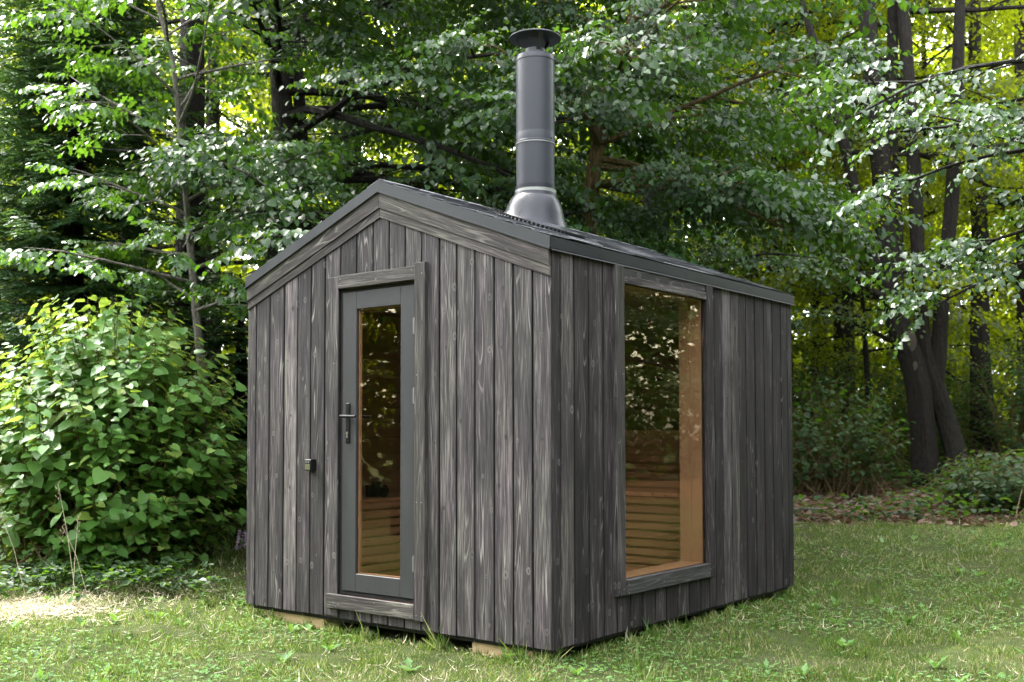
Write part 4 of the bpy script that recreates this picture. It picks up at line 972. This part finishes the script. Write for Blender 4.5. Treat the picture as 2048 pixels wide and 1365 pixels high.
# trees of the wood behind: single trunks with their own crowns
ft = []
spots = [(-120, 19, 'sunny'), (40, 22, 'sunny'), (260, 17, 'linden'), (420, 20, 'sunny'), (700, 17, 'linden'), (860, 19, 'sunny'), (1310, 17, 'linden'), (1430, 19, 'linden'), (1500, 22, 'sunny'), (1560, 18.5, 'sunny'),
         (1640, 24, 'sunny'), (1690, 21, 'sunny'), (2060, 20, 'sunny'), (2180, 23, 'sunny'), (1240, 22, 'sunny'), (1860, 25, 'sunny')]
names = {0: 'at the far left edge', 1: 'far behind the spruce', 2: 'between the spruce and the oak', 3: 'far behind the young oak', 4: 'behind the gable peak', 5: 'far behind the gable and flue', 6: 'behind the roof right of the flue',
         7: 'behind the roof midway to its far corner', 8: 'far behind the roof end', 9: 'just above the far roof corner', 10: 'in the sunny gap right of the cabin', 11: 'left of the thin sapling', 12: 'behind the slim trunk at the right edge', 13: 'past the right edge', 14: 'deep behind the ochre limbed linden', 15: 'deep between the stems at right'}
for i, (px, d_, mt) in enumerate(spots):
    plain_tree('forest tree ' + names[i], at(px, d_), 11 + (i * 37 % 5), 3.3, 90 + i, mat=mt, z0=.22, n=24, per=6, sc=1.5, group='trees of the wood behind the cabin')
# far wood mass
def far_wood():
    rg = RG(77); nc = 7600; dd = rg.uniform(22, 46, nc); l = (rg.random(nc) * 2 - 1) * (.66 * dd + 5); zc = rg.uniform(0, 1, nc) ** 1.3 * (14 + .12 * dd)
    cx_ = CP.x + CF.x * dd + CR.x * l; cy_ = CP.y + CF.y * dd + CR.y * l; k = 46; r = rg.uniform(.5, 1.3, nc)
    C = np.stack([cx_, cy_, zc], -1)[:, None, :] + rg.normal(0, 1, (nc, k, 3)) * r[:, None, None] * np.array([.6, .6, .35]); P = C.reshape(-1, 3); n = len(P)
    a = rg.random(n) * 6.28; A = np.stack([np.cos(a), np.sin(a), rg.normal(-.3, .4, n)], -1); Nn = rg.normal(0, .45, (n, 3)) + np.array([0, 0, 1]); 
    nc = 3400; dd = rg.uniform(46, 54, nc); l = (rg.random(nc) * 2 - 1) * (.66 * dd + 8); h_ = rg.random(nc) ** 1.4 * 19; k = 22
    Q = (np.stack([CP.x + CF.x * dd + CR.x * l, CP.y + CF.y * dd + CR.y * l, h_], -1)[:, None, :] + rg.normal(0, 1, (nc, k, 3)) * np.array([.9, .9, .5])).reshape(-1, 3); m_ = len(Q); a2 = rg.random(m_) * 6.28
    P = np.concatenate([P, Q]); A = np.concatenate([A, np.stack([np.cos(a2), np.sin(a2), rg.normal(-.3, .4, m_)], -1)]); Nn = np.concatenate([Nn, rg.normal(0, .6, (m_, 3)) + np.array([0, 0, 1])])
    o = leafmesh('far_wood', P, A, Nn, np.concatenate([rg.uniform(.13, .24, n), rg.uniform(.3, .5, m_)]), KITE, KITE_Q, M['sunny']); tag(o, 'mass of yellow green foliage of the far wood', 'wood', kind='stuff')
far_wood()
def clearing_edge():
    rg = RG(78); nc = 5200; a = rg.random(nc) * 2 * np.pi; r = rg.uniform(16, 24, nc); cx_ = r * np.cos(a); cy_ = 1 + r * np.sin(a); zc = rg.random(nc) ** 1.3 * 9.5
    d = depth_of(cx_, cy_); l = lat_of(cx_, cy_); ok = ~((d > 0) & (np.abs(l) < .62 * d + 3)) & ((d > -12) | (r > 22)); cx_, cy_, zc = cx_[ok], cy_[ok], zc[ok]; k = 34
    P = (np.stack([cx_, cy_, zc], -1)[:, None, :] + rg.normal(0, 1, (len(cx_), k, 3)) * np.array([.9, .9, .55])).reshape(-1, 3); n = len(P); a = rg.random(n) * 6.28
    o = leafmesh('surrounding_wood', P, np.stack([np.cos(a), np.sin(a), rg.normal(-.3, .4, n)], -1), rg.normal(0, .5, (n, 3)) + np.array([0, 0, 1]), rg.uniform(.22, .40, n), KITE, KITE_Q, M['linden']); tag(o, 'green wood closing the clearing on its other sides', 'wood', kind='stuff')
clearing_edge()
# shrubs of the understory at right
k = 0
for px, d_, rx, hz_, lb in ((1640, 15.0, 1.2, 1.7, 'dark understory shrub just right of the cabin back corner'), (1730, 17.5, 1.5, 2.2, 'understory shrub behind the thin sapling'), (2010, 13.2, 1.0, .75, 'low dark shrub at the foot of the many stemmed tree'),
                            (2080, 17.0, 1.6, 2.4, 'tall understory shrub at the right edge behind the slim tree'), (470, 15.5, 1.6, 1.6, 'understory shrub behind the cabin left corner'), (1560, 18.5, 1.6, 2.6, 'understory shrub hidden behind the cabin end'), (1900, 19.5, 1.6, 2.0, 'understory shrub seen between the trunks')):
    bush('understory_shrub', lb, at(px, d_), rx, rx * .9, hz_, 150, .10, 'under', 130 + k, .07, .4, tmpl=KQ); k += 1
# fallen branches on the forest floor
for px, d_, L, a, lb in ((1600, 12.9, .5, 20, 'short pale fallen branch beside the cabin end'), (1795, 12.6, .45, -10, 'reddish fallen branch in front of the many stemmed tree'), (1700, 13.6, .5, 60, 'fallen branch lying on brown leaves near the sapling')):
    g = at(px, d_); mb = MB(); v = np.array([math.cos(R_(a + AZR)), math.sin(R_(a + AZR)), .03]); p0 = np.array([0, 0, .03])
    mb.tube([p0 - v * L / 2, p0 + np.array([0, 0, .02]), p0 + v * L / 2], [.022, .02, .012], 7); o = mb.build('fallen_branch', M['bark_grey']); o.location = g; tag(o, lb, 'branch')
